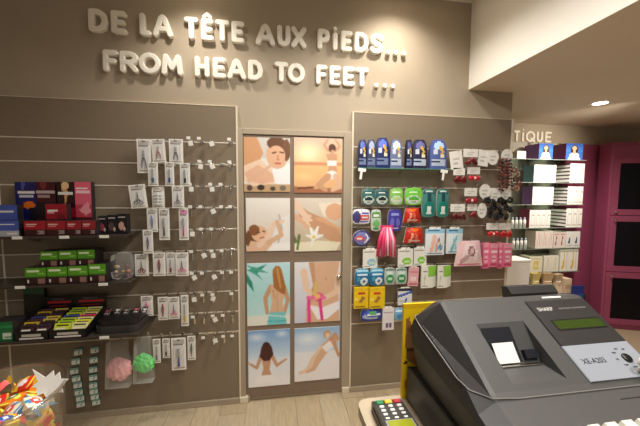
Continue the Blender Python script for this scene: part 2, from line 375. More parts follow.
A_mass = [('gv', 0, 1, (196, 178, 150), (228, 216, 200)), ('p', [(0, .3), (.2, .0), (0, 0)], (110, 128, 80)), ('p', [(.5, .9), (1, .92), (1, .6), (.62, .66)], (240, 226, 208)), ('e', .86, .74, .2, .16, (226, 176, 140)),
    ('p', [(.06, .9), (.3, .74), (.62, .62), (1, .42), (1, .1), (.66, .24), (.3, .5), (.1, .66)], SK2), ('p', [(.4, .62), (.9, .42), (1, .3), (1, .42), (.6, .64)], (222, 170, 130)),
    ('l', [(.0, .92), (.16, .74), (.3, .6)], .08, .05, SKL), ('l', [(.0, .66), (.18, .56), (.28, .44)], .06, .04, (228, 182, 150)), ('l', [(.16, .72), (.34, .66)], .03, .025, SKL), ('l', [(.18, .68), (.36, .58)], .03, .025, SKL), ('l', [(.18, .62), (.32, .5)], .03, .022, SKL),
    ('p', [(.0, .0), (.9, .0), (1, .16), (.5, .2), (0, .16)], (236, 228, 200)), ('l', [(.4, .28), (.34, .44)], .05, .02, (250, 246, 240)), ('l', [(.42, .28), (.5, .46)], .05, .02, (250, 246, 240)), ('l', [(.42, .26), (.6, .3)], .05, .02, (246, 240, 230)), ('l', [(.4, .26), (.26, .3)], .045, .02, (246, 240, 230)), ('l', [(.4, .25), (.36, .1)], .045, .02, (240, 236, 222)), ('l', [(.1, .3), (.06, .04)], .03, .02, (96, 120, 66)), ('e', .41, .27, .03, .03, (226, 200, 90))]
A_palm = [('gv', 0, .5, (206, 232, 232), (176, 224, 226)), ('gv', .5, 1, (176, 224, 226), (196, 232, 240)), ('r', 0, 0, 1, .16, (232, 232, 222)),
    ('p', [(0, .98), (.2, .92), (.46, .98), (.24, .84)], (58, 150, 128)), ('p', [(0, .9), (.2, .82), (.38, .72), (.14, .92)], (70, 164, 140)), ('p', [(0, .84), (.12, .7), (.16, .54), (0, .7)], (54, 140, 120)), ('p', [(.0, .96), (.3, .86), (.5, .84), (.2, .94)], (80, 170, 150)),
    ('l', [(.56, .62), (.42, .44), (.46, .2)], .06, .04, SK2), ('l', [(.86, .6), (.95, .4), (.86, .18)], .055, .04, SK2), ('p', [(.54, .66), (.88, .66), (.86, .44), (.82, .36), (.88, .16), (.5, .16), (.58, .36), (.55, .46)], SK), ('l', [(.7, .6), (.7, .22)], .012, .012, SK2), ('l', [(.6, .56), (.64, .42)], .02, .01, SK2),
    ('p', [(.5, .2), (.88, .2), (.92, .0), (.46, .0)], (120, 204, 208)), ('l', [(.5, .16), (.9, .12)], .012, .012, (230, 244, 240)), ('l', [(.48, .06), (.9, .05)], .012, .012, (70, 170, 180)), ('e', .7, .84, .11, .11, (176, 120, 66)), ('p', [(.59, .84), (.82, .84), (.9, .6), (.88, .48), (.76, .52), (.62, .6)], (168, 112, 60)), ('l', [(.7, .9), (.78, .6)], .03, .02, (204, 152, 92))]
A_torso = [('gv', 0, 1, (206, 208, 226), (234, 232, 236)), ('p', [(.3, 1), (.98, 1), (.92, .72), (.96, .4), (.98, .0), (.24, .0), (.26, .3), (.4, .62)], SK), ('p', [(.3, 1), (.42, 1), (.46, .6), (.34, .3), (.26, .3), (.4, .62)], SK2), ('e', .68, .72, .018, .03, SK2),
    ('p', [(.3, .3), (.6, .24), (.97, .34), (.97, .2), (.7, .04), (.5, .04)], (246, 242, 246)), ('l', [(.99, .76), (.92, .5), (.66, .4)], .085, .05, SKL), ('l', [(.2, .84), (.26, .56), (.44, .38)], .08, .05, SKL), 
    ('e', .5, .42, .14, .08, (226, 110, 140)), ('l', [(.44, .4), (.46, .66)], .05, .03, (222, 190, 110)), ('l', [(.3, .42), (.32, .02)], .035, .035, (232, 70, 150)), ('l', [(.54, .42), (.6, .04)], .035, .03, (228, 60, 140)), ('l', [(.28, .42), (.66, .4)], .03, .03, (240, 110, 170)), ('e', .5, .43, .06, .04, (250, 190, 120))]
A_medi = [('gv', 0, .5, (244, 242, 244), (226, 232, 242)), ('gv', .5, 1, (214, 228, 244), (120, 164, 216)), ('glow', .2, .88, .3, .1, (240, 246, 252), .8), ('glow', .8, .92, .2, .08, (240, 246, 252), .8),
    ('p', [(.3, .56), (.56, .56), (.5, .3), (.56, .18), (.3, .18), (.36, .32)], SK2), ('l', [(.3, .54), (.2, .34), (.04, .42)], .045, .025, SK2), ('l', [(.56, .54), (.68, .36), (.9, .46)], .045, .025, SK2), ('e', .43, .7, .1, .09, (62, 30, 26)), ('p', [(.32, .72), (.55, .72), (.6, .56), (.5, .46), (.36, .46), (.27, .54)], (74, 34, 30)), ('l', [(.04, .42), (.0, .46)], .02, .012, SK), ('p', [(.26, .2), (.6, .2), (.74, .06), (.12, .06)], (248, 244, 244))]
A_legs = [('gv', 0, .55, (244, 242, 244), (232, 234, 242)), ('gv', .55, 1, (216, 226, 242), (150, 186, 226)), ('glow', .3, .8, .4, .16, (246, 248, 252), .8), ('p', [(0, 0), (1, 0), (1, .4), (.5, .2), (0, .12)], (240, 236, 238)),
    ('l', [(.86, .74), (.72, .66), (.6, .56)], .1, .085, SK), ('l', [(.62, .58), (.42, .4), (.28, .2), (.1, .16)], .085, .028, SKL), ('l', [(.66, .56), (.52, .38), (.42, .22), (.28, .17)], .085, .028, SK), ('l', [(.86, .76), (.92, .58), (.98, .44)], .045, .03, SK2), ('l', [(.8, .76), (.9, .86), (.96, .76)], .04, .03, SK2), ('e', .72, .86, .08, .075, (206, 160, 110)), ('p', [(.6, .62), (.78, .74), (.86, .62), (.7, .52)], (244, 240, 244)), ('e', .73, .84, .05, .05, SKL)]
POST = [(243.8, 137.6, 290, 191.8, A_face, 'poster of a smiling woman resting on a towel'), (294, 138, 342, 192.8, A_sun, 'poster of a figure stretching at sunset'),
        (246, 198, 290, 251, A_lie, 'poster of a reclining woman'), (294.5, 198, 341, 251, A_mass, 'poster of hands massaging a shoulder with white lily'),
        (247, 263, 290, 325, A_palm, 'poster of a woman seen from behind under palm leaves'), (294.5, 262, 340.3, 322, A_torso, 'poster of a torso with pink ribbon'),
        (248.2, 330, 290, 386, A_medi, 'poster of a woman with open arms before blue sky'), (294.5, 327.5, 339.4, 380, A_legs, 'poster of a reclining woman with long legs')]
for (x0, y0, x1, y1, art, lb) in POST:
    a, b, c_, d_ = rect(x0, y0, x1, y1, .0); mb = pack_mb(b-a, d_-c_, .006, art+[('blur', 2), ('mottle', 3, 4)], 96, 114, (230, 228, 224))
    mb.v = [(v[0]+(a+b)/2, v[1]+.003, v[2]+c_) for v in mb.v]
    o = dpart(mb, 'poster', M_print); o['label'] = lb

# ------------------------------------------------------------------ raised letters
GLY = {'D': ([[(0, 0), (0, 1), (.5, 1), (.85, .85), (1, .5), (.85, .15), (.5, 0), (0, 0)]]), 'E': [[(1, 1), (0, 1), (0, 0), (1, 0)], [(0, .5), (.85, .5)]],
       'L': [[(0, 1), (0, 0), (1, 0)]], 'A': [[(0, 0), (.38, .92), (.5, 1), (.62, .92), (1, 0)], [(.2, .32), (.8, .32)]], 'T': [[(0, 1), (1, 1)], [(.5, 1), (.5, 0)]],
       'U': [[(0, 1), (0, .35), (.12, .1), (.5, 0), (.88, .1), (1, .35), (1, 1)]], 'X': [[(0, 0), (1, 1)], [(0, 1), (1, 0)]],
       'P': [[(0, 0), (0, 1), (.55, 1), (.9, .92), (1, .72), (.9, .52), (.55, .45), (0, .45)]], 'I': [[(.5, 0), (.5, .84)], [(.5, 1.22), (.5, 1.23)]],
       'S': [[(1, .88), (.75, 1), (.4, 1), (.08, .88), (.06, .68), (.25, .54), (.75, .44), (.96, .28), (.9, .1), (.6, 0), (.25, 0), (0, .12)]],
       'F': [[(0, 0), (0, 1), (1, 1)], [(0, .5), (.85, .5)]], 'R': [[(0, 0), (0, 1), (.6, 1), (.92, .9), (1, .74), (.9, .56), (.6, .47), (0, .47)], [(.5, .47), (1, 0)]],
       'O': [[(.5+.5*math.sin(t*math.pi/7), .5+.5*math.cos(t*math.pi/7)) for t in range(15)]], 'M': [[(0, 0), (.12, 1), (.5, .3), (.88, 1), (1, 0)]],
       'H': [[(0, 0), (0, 1)], [(1, 0), (1, 1)], [(0, .5), (1, .5)]], '.': [[(.5, 0), (.5, .001)]],
       'Q': [[(.5+.5*math.sin(t*math.pi/7), .5+.5*math.cos(t*math.pi/7)) for t in range(15)], [(.6, .28), (1, -.04)]]}
GLY['E^'] = GLY['E']+[[(.1, 1.24), (.5, 1.4), (.9, 1.24)]]
def capsule(mb, p, q, r, y0, y1):
    d = (q-p); d = d.normalized() if d.length > 1e-6 else Vector((1, 0)); n = Vector((-d.y, d.x)); out = []
    for cpt, s_ in ((q, 0), (p, math.pi)):
        for k in range(7):
            t = s_-math.pi/2+math.pi*k/6; out.append((cpt, math.cos(t)*d+math.sin(t)*n))
    ring = lambda rr, y: [(c.x+o.x*rr, y, c.y+o.y*rr) for c, o in out]; n_ = len(out); b = r*.32
    vs = ring(r, y1)+ring(r, y0+b)+ring(r-b*.3, y0+b*.3)+ring(r-b, y0); fs = []
    for l in range(3):
        for k in range(n_): fs.append((l*n_+k, (l+1)*n_+k, (l+1)*n_+(k+1) % n_, l*n_+(k+1) % n_))
    fs.append([3*n_+k for k in range(n_)]); mb.add(vs, fs, smooth=False)
def sign(name, label, items, z0, z1, Yf, depth, ry, stroke):
    r_ = stroke/2; root = thing(name, label, 'sign', ((aY(items[0][1], ry, Yf).x+aY(items[-1][2], ry, Yf).x)/2, Yf+depth, z0))
    for ch, px0, px1 in items:
        zc = (z0+z1)/2; x0 = aY(px0, ry, Yf).x; x1 = aY(px1, ry, Yf).x; mb = MB(); H = z1-z0-stroke; W = max(.0001, x1-x0-stroke)
        if ch == '.': W = 0; x0 = (x0+x1)/2-r_
        for st in GLY[ch]:
            for p, q in zip(st[:-1], st[1:]):
                P = lambda t: Vector((x0+r_+t[0]*W-root.location.x, r_+t[1]*H))
                rr = r_*(.75 if (t_hi(p) or t_hi(q)) else 1)
                capsule(mb, P(p), P(q), rr, -depth-.0002*len(mb.f)/60, 0)
        mb.obj('letter' if ch != '.' else 'dot', M_letter, root, fixn=False)
def t_hi(p): return p[1] > 1.2
L1 = [('D', 88.5, 108), ('E', 111, 126.5), ('L', 139.5, 151), ('A', 152.5, 172.8), ('T', 184, 198.5), ('E^', 201, 214), ('T', 215, 229.5), ('E', 231.5, 244.5), ('A', 255.5, 275), ('U', 277, 290.5), ('X', 291, 306.5), ('P', 317.5, 330), ('I', 332, 338.5), ('E', 341, 352.5), ('D', 354.5, 369), ('S', 370, 384), ('.', 386.5, 391.5), ('.', 394, 399), ('.', 402, 407)]
L2 = [('F', 102.5, 118), ('R', 119.5, 138), ('O', 138.5, 160.5), ('M', 161, 182.5), ('H', 194.5, 209.5), ('E', 212.5, 226), ('A', 227, 246), ('D', 248, 263), ('T', 274.5, 288), ('O', 287.5, 305), ('F', 316, 327.5), ('E', 329.5, 341), ('E', 343, 355), ('T', 355.5, 369), ('.', 374.5, 379.5), ('.', 383, 388), ('.', 391, 396)]
sign('wall_lettering', 'upper line of raised white rounded letters reading DE LA TÊTE AUX PIEDS', L1, 2.742, 2.894, -.012, .03, 40, .037)
sign('wall_lettering', 'lower line of raised white rounded letters reading FROM HEAD TO FEET', L2, 2.484, 2.63, -.012, .03, 72, .036)
L3 = [('T', 514, 520.3), ('I', 521.5, 525), ('Q', 525.8, 535.5), ('U', 537, 543.3), ('E', 545.5, 552)]
sign('wall_lettering', 'short white letters TIQUE on the far alcove wall above the lit shelves', L3, 2.295, 2.43, .985, .015, 135, .026)

# ------------------------------------------------------------------ lamps
def downlight(loc, label, power, cone=150):
    t = thing('recessed_downlight', label, 'ceiling lamp', loc)
    MB().lathe([(.055, -.002), (.07, -.006), (.085, -.004), (.088, 0.0)], n=24).obj('trim_ring', M_lampw, t)
    MB().lathe([(.0005, -.003), (.055, -.003)], n=24).obj('lamp_disc', M_lampe, t)
    l = bpy.data.lights.new('lamp_light', 'SPOT'); l.energy = power; l.color = (1, .94, .85); l.spot_size = math.radians(cone); l.spot_blend = 1; l.shadow_soft_size = .035
    o = bpy.data.objects.new('lamp_light', l); C.objects.link(o); o.location = (loc[0], loc[1], loc[2]-.02)
    return t
downlight((3.06, .142, SOFFIT), 'round recessed downlight glowing in the low soffit near the purple cabinet', 78)
for (x, y, p), s_ in zip(WASH, ('left', 'right')):
    downlight((x, y, CEIL), 'recessed downlight washing the %s part of the wall lettering' % s_, p, 112 if s_ == 'left' else 140)
# added spotlight, out of view under the soffit, brightens the alcove lettering
ts = thing('fill_spotlight', 'added fill spotlight out of view under the soffit, brightening the alcove lettering', 'spotlight', (3.35, -.35, SOFFIT)); aim = (Vector((3.25, .98, 2.05))-Vector((3.35, -.35, SOFFIT-.12))).normalized()
MB().lathe([(.0005, 0), (.04, 0), (.04, -.02), (.0005, -.02)], n=16).obj('mount_plate', M_lampw, ts); MB().tube([(0, 0, -.02), (0, 0, -.12)], .006, 8).obj('stem', M_lampw, ts)
MB().tube([Vector((0, 0, -.12))-aim*.06, Vector((0, 0, -.12))+aim*.05], [.025, .034], 16).obj('spot_head', M_lampw, ts)
l = bpy.data.lights.new('alcove_fill_light', 'SPOT'); l.energy = 32; l.color = (1, .9, .76); l.spot_size = math.radians(75); l.spot_blend = 1; l.shadow_soft_size = .03
o = bpy.data.objects.new('alcove_fill_light', l); C.objects.link(o); o.location = ts.location+Vector((0, 0, -.12))+aim*.06; o.rotation_euler = aim.to_track_quat('-Z', 'Y').to_euler()

# ================================================================== goods on the wall
ORD = ['first', 'second', 'third', 'fourth', 'fifth', 'sixth', 'seventh', 'eighth', 'ninth', 'tenth']
def text_rows(x0, x1, v, col, n=1, h=.03, gap=.06):
    out = []
    for i in range(n):
        xe = x1-(x1-x0)*(.25 if i == n-1 and n > 1 else 0); out.append(('r', x0, v-i*gap, xe, v-i*gap+h, col))
    return out
HOOK = {}
def hook(x, z, L, label, group):
    k = round(L, 3)
    if k not in HOOK:
        HOOK[k] = MB().tube([(0, .002, 0), (0, -L+.012, 0), (0, -L, .008)], .0024, 6).box(-.007, .007, -.003, .001, -.012, .012, b=.001).mesh('peg_hook', M_chrome)
    o = bpy.data.objects.new('peg_hook', HOOK[k]); C.objects.link(o); o.location = (x, -.0025, z)
    return tag(o, label, 'hook', group)
HK_L = ('thin chrome peg hook carrying a white tool card on the left slat panel', 'peg hooks for tool cards')
HK_R = ('thin chrome peg hook carrying a colourful foot care pack on the right slat panel', 'peg hooks for foot care packs')
HK_H = ('thin chrome peg hook carrying hair accessories near the right wall end', 'peg hooks for hair accessories')

# ---- small tools that sit behind the blisters
def tool_mb(kind, w, h, col):
    mb = MB(); g = (176, 178, 182)
    if kind == 'scissors':
        for s in (-1, 1):
            mb.poly([(-.02*w*s, .95*h), (.05*w*s, .5*h), (.12*w*s, .36*h), (.04*w*s, .34*h), (-.06*w*s, .5*h)][::s], -.006, -.002, g)
            mb.torus((.2*w*s, -.004, .16*h), .14*w, .035*w, 'y', 12, 5, col)
            mb.box(.04*w*s, .14*w*s, -.006, -.002, .26*h, .4*h, col)
        mb.ball((0, -.006, .5*h), .04*w, 8, g)
    elif kind == 'nipper':
        for s in (-1, 1):
            mb.tube([(.04*w*s, -.004, .75*h), (.02*w*s, -.004, .58*h), (.16*w*s, -.004, .3*h), (.2*w*s, -.004, .02*h)], [.05*w, .06*w, .045*w, .03*w], 6, col)
        mb.box(-.1*w, .1*w, -.007, -.001, .7*h, .92*h, g, b=.002); mb.ball((0, -.006, .58*h), .08*w, 8, g)
    elif kind == 'file':
        mb.box(-.12*w, .12*w, -.006, -.002, .3*h, .98*h, g, b=.001); mb.box(-.15*w, .15*w, -.008, -.001, 0, .36*h, col, b=.003)
    elif kind == 'tweezers':
        for s in (-1, 1): mb.tube([(.02*w*s, -.004, .98*h), (.1*w*s, -.004, .55*h), (.02*w*s, -.004, .03*h)], [.05*w, .06*w, .02*w], 6, col)
    elif kind == 'brush':
        mb.tube([(0, -.005, 0), (0, -.005, .5*h)], [.1*w, .07*w], 8, col); mb.box(-.13*w, .13*w, -.012, -.001, .5*h, .97*h, g, b=.003)
    elif kind == 'clips':
        for i in range(4):
            z = h*(.04+i*.25); mb.box(-.42*w, .42*w, -.012, -.002, z, z+.1*h, (238, 238, 236), b=.002); mb.box(-.12*w, .12*w, -.016, -.001, z-.02*h, z+.17*h, (226, 226, 222), b=.002)
    return mb
def tool_card(x0, y0, x1, y1, Y, tool, col, label, accent=(196, 192, 186), tilt=0, n=1):
    a, b, z0, z1 = rect(x0, y0, x1, y1, Y); w, h = b-a, z1-z0
    art = [('bg', (246, 243, 238)), ('r', .06, .84, .94, .97, accent), ('r', .43, .9, .57, .95, (110, 100, 92)), ('r', .14, .78, .8, .81, (150, 140, 132)), ('r', .1, .06, .9, .09, (176, 168, 160)), ('r', .16, .12, .84, .76, (250, 248, 244))]
    root = thing('tool_pack', label, 'tool pack', ((a+b)/2, Y, z0), 'carded beauty tools on the left panel'); root.rotation_euler = (0, tilt, 0)
    pack_mb(w, h, .004, art, 10, 22, (226, 222, 214)).obj('card', M_print, root, (0, .002, 0))
    t = tool_mb(tool, w*.8, h*.58, col).obj(tool if tool != 'clips' else 'spring_clips', M_print, root, (0, -.002, h*.14))
    MB().box(-w*.36, w*.36, -.016, -.0005, h*.11, h*.77, b=.004).obj('blister', M_clear, root)
    for i in range(1, n):   # further cards on the same hook, seen as edges
        pass
    zi = min(Z_SLAT, key=lambda z: abs(z-(z1-.005))); hook((a+b)/2, z1-h*.075, -Y+.02, *HK_L)
RD, PK, BL, GR, YE = (150, 52, 58), (216, 110, 150), (52, 72, 140), (120, 120, 124), (206, 176, 70)
def T(*a, **k): tool_card(*a, **k)
T(137, 139, 151, 173, -.100, 'nipper', GR, 'largest white tool card, leftmost in the top row of tools')
T(152.5, 139, 166, 162.5, -.100, 'nipper', (190, 120, 120), 'white tool card with reddish pliers, middle of the top row', tilt=-.06)
T(169, 139, 183, 163.5, -.100, 'nipper', GR, 'white tool card with grey pliers, right end of the top row of tools')
T(148, 162, 158, 186, -.118, 'file', (70, 92, 120), 'narrow white card with slate blue file, left of the second tool row')
T(165, 162, 174, 186, -.118, 'file', BL, 'narrow white card with bright blue file, middle of the second tool row')
T(180, 163, 190, 186, -.118, 'file', (48, 44, 50), 'narrow white card with black file, right of the second tool row')
T(131, 184.5, 147.5, 208, -.125, 'scissors', GR, 'tilted white card with grey scissors, left of the third tool row', tilt=-.1)
T(152, 187, 164.5, 208, -.100, 'clips', GR, 'card of four white spring clips in the third tool row', accent=(224, 220, 210))
T(172, 186, 184, 208, -.118, 'scissors', (150, 140, 140), 'white card with small scissors, right of the third tool row')
T(147, 208.5, 157.5, 232, -.105, 'tweezers', (120, 130, 170), 'white card with bluish tweezers in the fourth tool row')
T(159, 208.5, 169.5, 240, -.105, 'brush', (50, 48, 54), 'long white card with black brush, middle of the fourth tool row')
T(179, 208.5, 188.5, 240, -.105, 'brush', (226, 60, 150), 'long white card with hot pink brush, right of the fourth tool row', accent=(226, 150, 190))
T(143, 230, 153, 253.5, -.125, 'tweezers', (100, 80, 130), 'white card with purple tweezers hanging alone below the fourth tool row')
T(135, 254, 148.5, 276, -.100, 'scissors', RD, 'white card with dark red scissors, left of the fifth tool row')
T(153, 252.5, 165.5, 276, -.100, 'tweezers', RD, 'white card with red tweezers, second in the fifth tool row')
T(166.5, 252.5, 175, 275.5, -.096, 'file', RD, 'white card with red file, third in the fifth tool row')
T(175.5, 252.5, 188.5, 276, -.108, 'scissors', PK, 'white card with pink scissors, right end of the fifth tool row')
T(141, 296, 153, 316, -.100, 'tweezers', PK, 'white card with pink tweezers, left of the sixth tool row')
T(158, 297, 168, 320, -.100, 'tweezers', RD, 'white card with red tweezers, second in the sixth tool row')
T(168.5, 297, 179.5, 319, -.106, 'scissors', PK, 'white card with pink scissors, third in the sixth tool row')
T(181, 295, 188.5, 326, -.106, 'file', YE, 'slim long white card with yellow file, right of the sixth tool row')
T(153, 339, 160.5, 363, -.10, 'file', GR, 'slim white card with grey file, left of the bottom tool row')
T(162.5, 338.5, 170, 358, -.10, 'file', (60, 56, 58), 'small slim card with black file in the bottom tool row')
T(171.5, 338, 186, 370, -.112, 'brush', (40, 70, 170), 'large white card with bright blue brush in the bottom tool row')
T(187.5, 336, 195.5, 360, -.10, 'tweezers', (60, 60, 64), 'slim white card with dark tweezers, right end of the bottom tool row')

# ---- chrome double hooks with nail clippers and price tags at the right of the left panel
clip_me = MB().box(-.006, .006, -.004, .004, -.052, -.01, b=.002).mesh('clipper_body', M_chrome)
lever_me = MB().box(-.005, .005, -.009, -.005, -.056, -.016, b=.0015).mesh('lever', M_chrome)
chain_me = MB().torus((0, 0, -.005), .0065, .0012, 'x', 10, 5).mesh('ring', M_chrome)
holder_me = MB().box(-.013, .013, -.001, .001, -.004, .016, b=.0008).mesh('price_tag', M_tag)
wire2 = MB().tube([(-.008, .002, 0), (-.008, -.085, 0)], .002, 6).tube([(.008, .002, 0), (.008, -.085, 0), (.008, -.095, .01)], .002, 6).tube([(-.008, -.08, 0), (.008, -.08, 0)], .002, 6).mesh('wire', M_chrome)
plate_me = MB().box(-.016, .016, -.003, .001, -.01, .01, b=.001).mesh('back_plate', M_chrome)
ROWN = ['top', 'second', 'third', 'fourth', 'fifth', 'sixth', 'seventh', 'eighth', 'ninth', 'bottom']
tags = {0: (0, 2), 1: (1, 2), 2: (0, 2), 3: (2,), 4: (0,), 5: (1, 2), 6: (0, 2), 7: (0, 2), 8: (2,), 9: (2,)}
for i, z in enumerate(Z_SLAT):
    for j, px in enumerate((192, 202, 212, 222, 231)):
        if j > 2 and (i*3+j*2) % 7 == 6: continue
        x = aY(px, 180, -.03).x
        h_ = thing('display_hook', 'chrome double display hook, %s place from the left in the %s groove beside the door' % (ORD[j], ROWN[i]), 'hook', (x, -.0025, z), 'display hooks beside the door')
        inst(wire2, 'wire', h_); inst(plate_me, 'back_plate', h_)
        if (i*2+j) % 3 != 2: inst(holder_me, 'price_label', h_, (0, -.096, .006))
        if (i+j) % 3 != 1:
            c_ = thing('nail_clipper', 'silver nail clipper on the %s hook place in the %s groove beside the door' % (ORD[j], ROWN[i]), 'nail clipper', (x, -.05-.008*(j % 3), z-.004), 'nail clippers beside the door')
            inst(clip_me, 'clipper_body', c_); inst(lever_me, 'lever', c_); inst(chain_me, 'ring', c_)
    for j in tags[i]:
        px = (192, 202, 212)[j]; x = aY(px, 180, -.03).x
        mb = MB().box(-.016, .016, -.001, .001, -.034, 0, b=.0008).tube([(0, 0, -.002), (0, .008, .014)], .0012, 5)
        o = mb.obj('price_tag', M_tag, None, (x+.008, -.088, z-.006)); o.rotation_euler = (0, random.uniform(-.5, .5), 0)
        tag(o, 'small white price tag dangling on the %s hook of the %s groove beside the door' % (ORD[j], ROWN[i]), 'price tag', 'price tags beside the door')

# ---- shelves on the left panel
def wall_shelf(z, x0, x1, dep, label, tags_):
    t = thing('wall_shelf', label, 'shelf', ((x0+x1)/2, 0, z), None); W = (x1-x0)/2
    MB().box(-W, W, -dep, -.003, -.008, 0, b=.001).obj('shelf_board', M_shelfb, t)
    MB().box(-W, W, -dep-.003, -dep, -.014, .003, b=.001).obj('front_rail', M_shelfb, t)
    for s in (-1, 0, 1):
        MB().poly([(-.003, -.008), (-dep*.9, -.008), (-.003, -.07)], -.003+s*W*.9, .003+s*W*.9, plane='yz').obj('bracket', M_alu, t)
    for px, py in tags_:
        p = aY(px, py, -dep-.005); MB().box(-.028, .028, -.002, .0015, -.009, .009, b=.001).obj('price_strip', M_tag, t, (p.x-t.location.x, -dep-.005, -.006))
M_shelfb = mat('smoked_shelf', (62, 54, 48), .3)
SA, SB, SC = 1.375, 1.062, .742
wall_shelf(SA, -2.25, aY(128, 235, -.2).x, .22, 'upper shelf of red and blue boxes on the left panel', [(64, 236), (104, 236), (17, 238)])
wall_shelf(SB, -2.25, aY(131, 280, -.2).x, .22, 'middle shelf of lime green boxes on the left panel', [(103, 283), (20, 288)])
wall_shelf(SC, -2.25, aY(140, 330, -.28).x, .30, 'lowest shelf of black display trays on the left panel', [(104, 333)])
def sbox(x0, y0, x1, y1, Y, d, art, label, cat='box', name='carton', group=None, snap=None, side=(40, 36, 38), nu=12, nv=16, bulge=0, shape='rect', mt=None, hk=None, rot=0):
    a, b, z0, z1 = rect(x0, y0, x1, y1, Y)
    if snap is not None: z0 = snap+.0005
    mb = pack_mb(b-a-.0015, z1-z0, d, art, nu, nv, side, bulge, shape)
    o = mb.obj(name, mt or M_print, None, ((a+b)/2, Y+d/2, z0)); o.rotation_euler = (0, rot, 0)
    tag(o, label, cat, group)
    if hk: hook((a+b)/2, z1-.008, -Y+.012, *hk)
    return o
W_ = (232, 226, 220)
def red_art(seed, base=(150, 20, 34), low=(60, 14, 20)):
    r = random.Random(seed)
    return [('bg', low), ('r', 0, .45, 1, 1, base), ('r', .08, .74, .62, .82, (236, 200, 196)), ('r', .08, .6, .48, .66, (220, 150, 150)), ('r', .55, .12, .9, .36, (150, 130, 124)), ('r', .6, .16, .7, .3, (70, 50, 50))]
A_blue = [('bg', (24, 26, 96)), ('gv', .0, .4, (34, 44, 130), (20, 20, 76)), ('r', .1, .78, .95, .83, W_), ('r', .2, .7, .85, .74, (200, 200, 214)), ('e', .65, .55, .3, .07, (224, 110, 30)), ('r', .62, 0, 1, .5, (16, 12, 30)), ('p', [(.3, 1), (.5, 1), (.44, .86), (.32, .86)], (80, 86, 160))]
A_dred = [('bg', (66, 12, 22)), ('r', 0, .78, 1, .82, (190, 170, 170)), ('r', .1, .7, .7, .74, (170, 140, 140)), ('p', [(.2, 1), (.6, 1), (.5, .86), (.28, .86)], (120, 40, 46)), ('r', 0, .3, 1, .62, (26, 10, 16))]
A_fig = [('bg', (44, 14, 18)), ('l', [(.45, 1), (.4, .86), (.55, .8), (.5, .66)], .1, .08, (206, 160, 110)), ('e', .5, .93, .2, .07, (226, 190, 140)), ('r', .05, .76, .95, .8, W_), ('l', [(.5, .66), (.42, .5)], .07, .05, (190, 140, 96)), ('r', 0, .3, 1, .5, (140, 18, 32))]
A_pink = [('bg', (196, 60, 80)), ('r', 0, .55, 1, 1, (222, 96, 118)), ('r', .1, .86, .8, .9, (246, 220, 222)), ('r', .1, .79, .9, .82, (240, 200, 206)), ('p', [(.2, .45), (.8, .62), (.95, .4), (.6, .34)], (236, 150, 160)), ('r', 0, 0, 1, .3, (80, 16, 26))]
BX = 'hosiery boxes on the upper left shelf'
sbox(16, 182, 37, 238, -.05, .045, A_blue, 'tall deep blue box with white lettering and orange oval on the upper left shelf', snap=SA, group=BX, nu=16, nv=40)
sbox(37, 182, 56, 238, -.05, .045, A_dred, 'tall dark wine red box right of the deep blue box', snap=SA, group=BX, nu=14, nv=36)
sbox(57.5, 182, 75, 238, -.05, .045, A_fig, 'tall dark box with a golden figure beside the pink pack', snap=SA, group=BX, nu=14, nv=36)
sbox(75.5, 182, 92, 238, -.05, .045, A_pink, 'tall pink pack at the right end of the back row of boxes', snap=SA, group=BX, nu=14, nv=36)
A_lb = [('bg', (176, 178, 186)), ('r', 0, .4, 1, 1, (70, 92, 176)), ('r', .2, .72, .8, .8, W_), ('r', .5, .1, .95, .26, (230, 226, 220))]
sbox(46, 204, 67, 238, -.12, .05, [('bg', (46, 12, 18)), ('r', 0, .52, 1, 1, (158, 20, 38)), ('r', .1, .78, .6, .84, W_), ('r', .1, .68, .45, .72, (220, 160, 160)), ('r', .5, .5, .95, .7, (120, 20, 34))], 'bright red mid-height box standing before the dark tall boxes', snap=SA, group=BX)
sbox(-4, 205, 18, 238, -.12, .05, A_lb, 'pale blue mid-height box at the left frame edge', snap=SA, group=BX)
for i, (x0, x1) in enumerate(((24, 46), (46.5, 66), (66.5, 81.5), (82, 96))):
    sbox(x0, 221, x1, 238, -.205, .07, red_art(i, (162-6*i, 22+3*i, 38)), '%s low red box from the left in the front row of the upper shelf' % ORD[i], snap=SA, group=BX)
sbox(-6, 221, 19, 238, -.205, .07, A_lb, 'low pale blue box at the left end of the front row', snap=SA, group=BX)
for i, (x0, x1) in enumerate(((98, 107), (107.5, 117), (117.5, 127))):
    sbox(x0, 216-i, x1, 233, -.15, .05, [('bg', (22, 18, 22)), ('e', .4, .4, .3, .2, ((150, 60, 70), (90, 60, 66), (196, 150, 140))[i]), ('r', .1, .8, .8, .88, (170, 164, 160)), ('e', .7, .25, .16, .1, (200, 170, 150))], '%s small black pack right of the red boxes' % ORD[i], 'pack', 'small_pack', 'small black packs on the upper shelf', snap=SA)
GX = 'lime green boxes on the middle shelf'
def gart(k): return [('bg', (52, 22, 24)), ('r', 0, .48, 1, 1, (88, 156, 32)), ('r', .06, .78, .7, .86, (226, 240, 200)), ('r', 0, .46, 1, .52, (60, 120, 20)), ('r', .55, .08, .92, .38, (150, 110, 100)), ('r', .1, .12, .2, .3, (230, 230, 220)), ('r', .6, .6, .9, .66, (150, 206, 90))]
for i, (x0, x1, y0) in enumerate(((25, 46.5, 268), (47, 67.5, 267), (68, 88, 266), (88.5, 106, 264))):
    sbox(x0, y0, x1, 283, -.205, .13, gart(i), '%s lime green box from the left in the bottom row of the middle shelf' % ORD[i], snap=SB, group=GX)
za = aY(50, 268.5, -.2).z+.004
for i, (x0, x1) in enumerate(((40, 58, ), (58.5, 77), (77.5, 95))):
    sbox(x0, 251.5-i*.8, x1, 266, -.17, .10, gart(i+2), '%s lime green box from the left stacked on top of the green row' % ORD[i], snap=za-i*.0, group=GX)
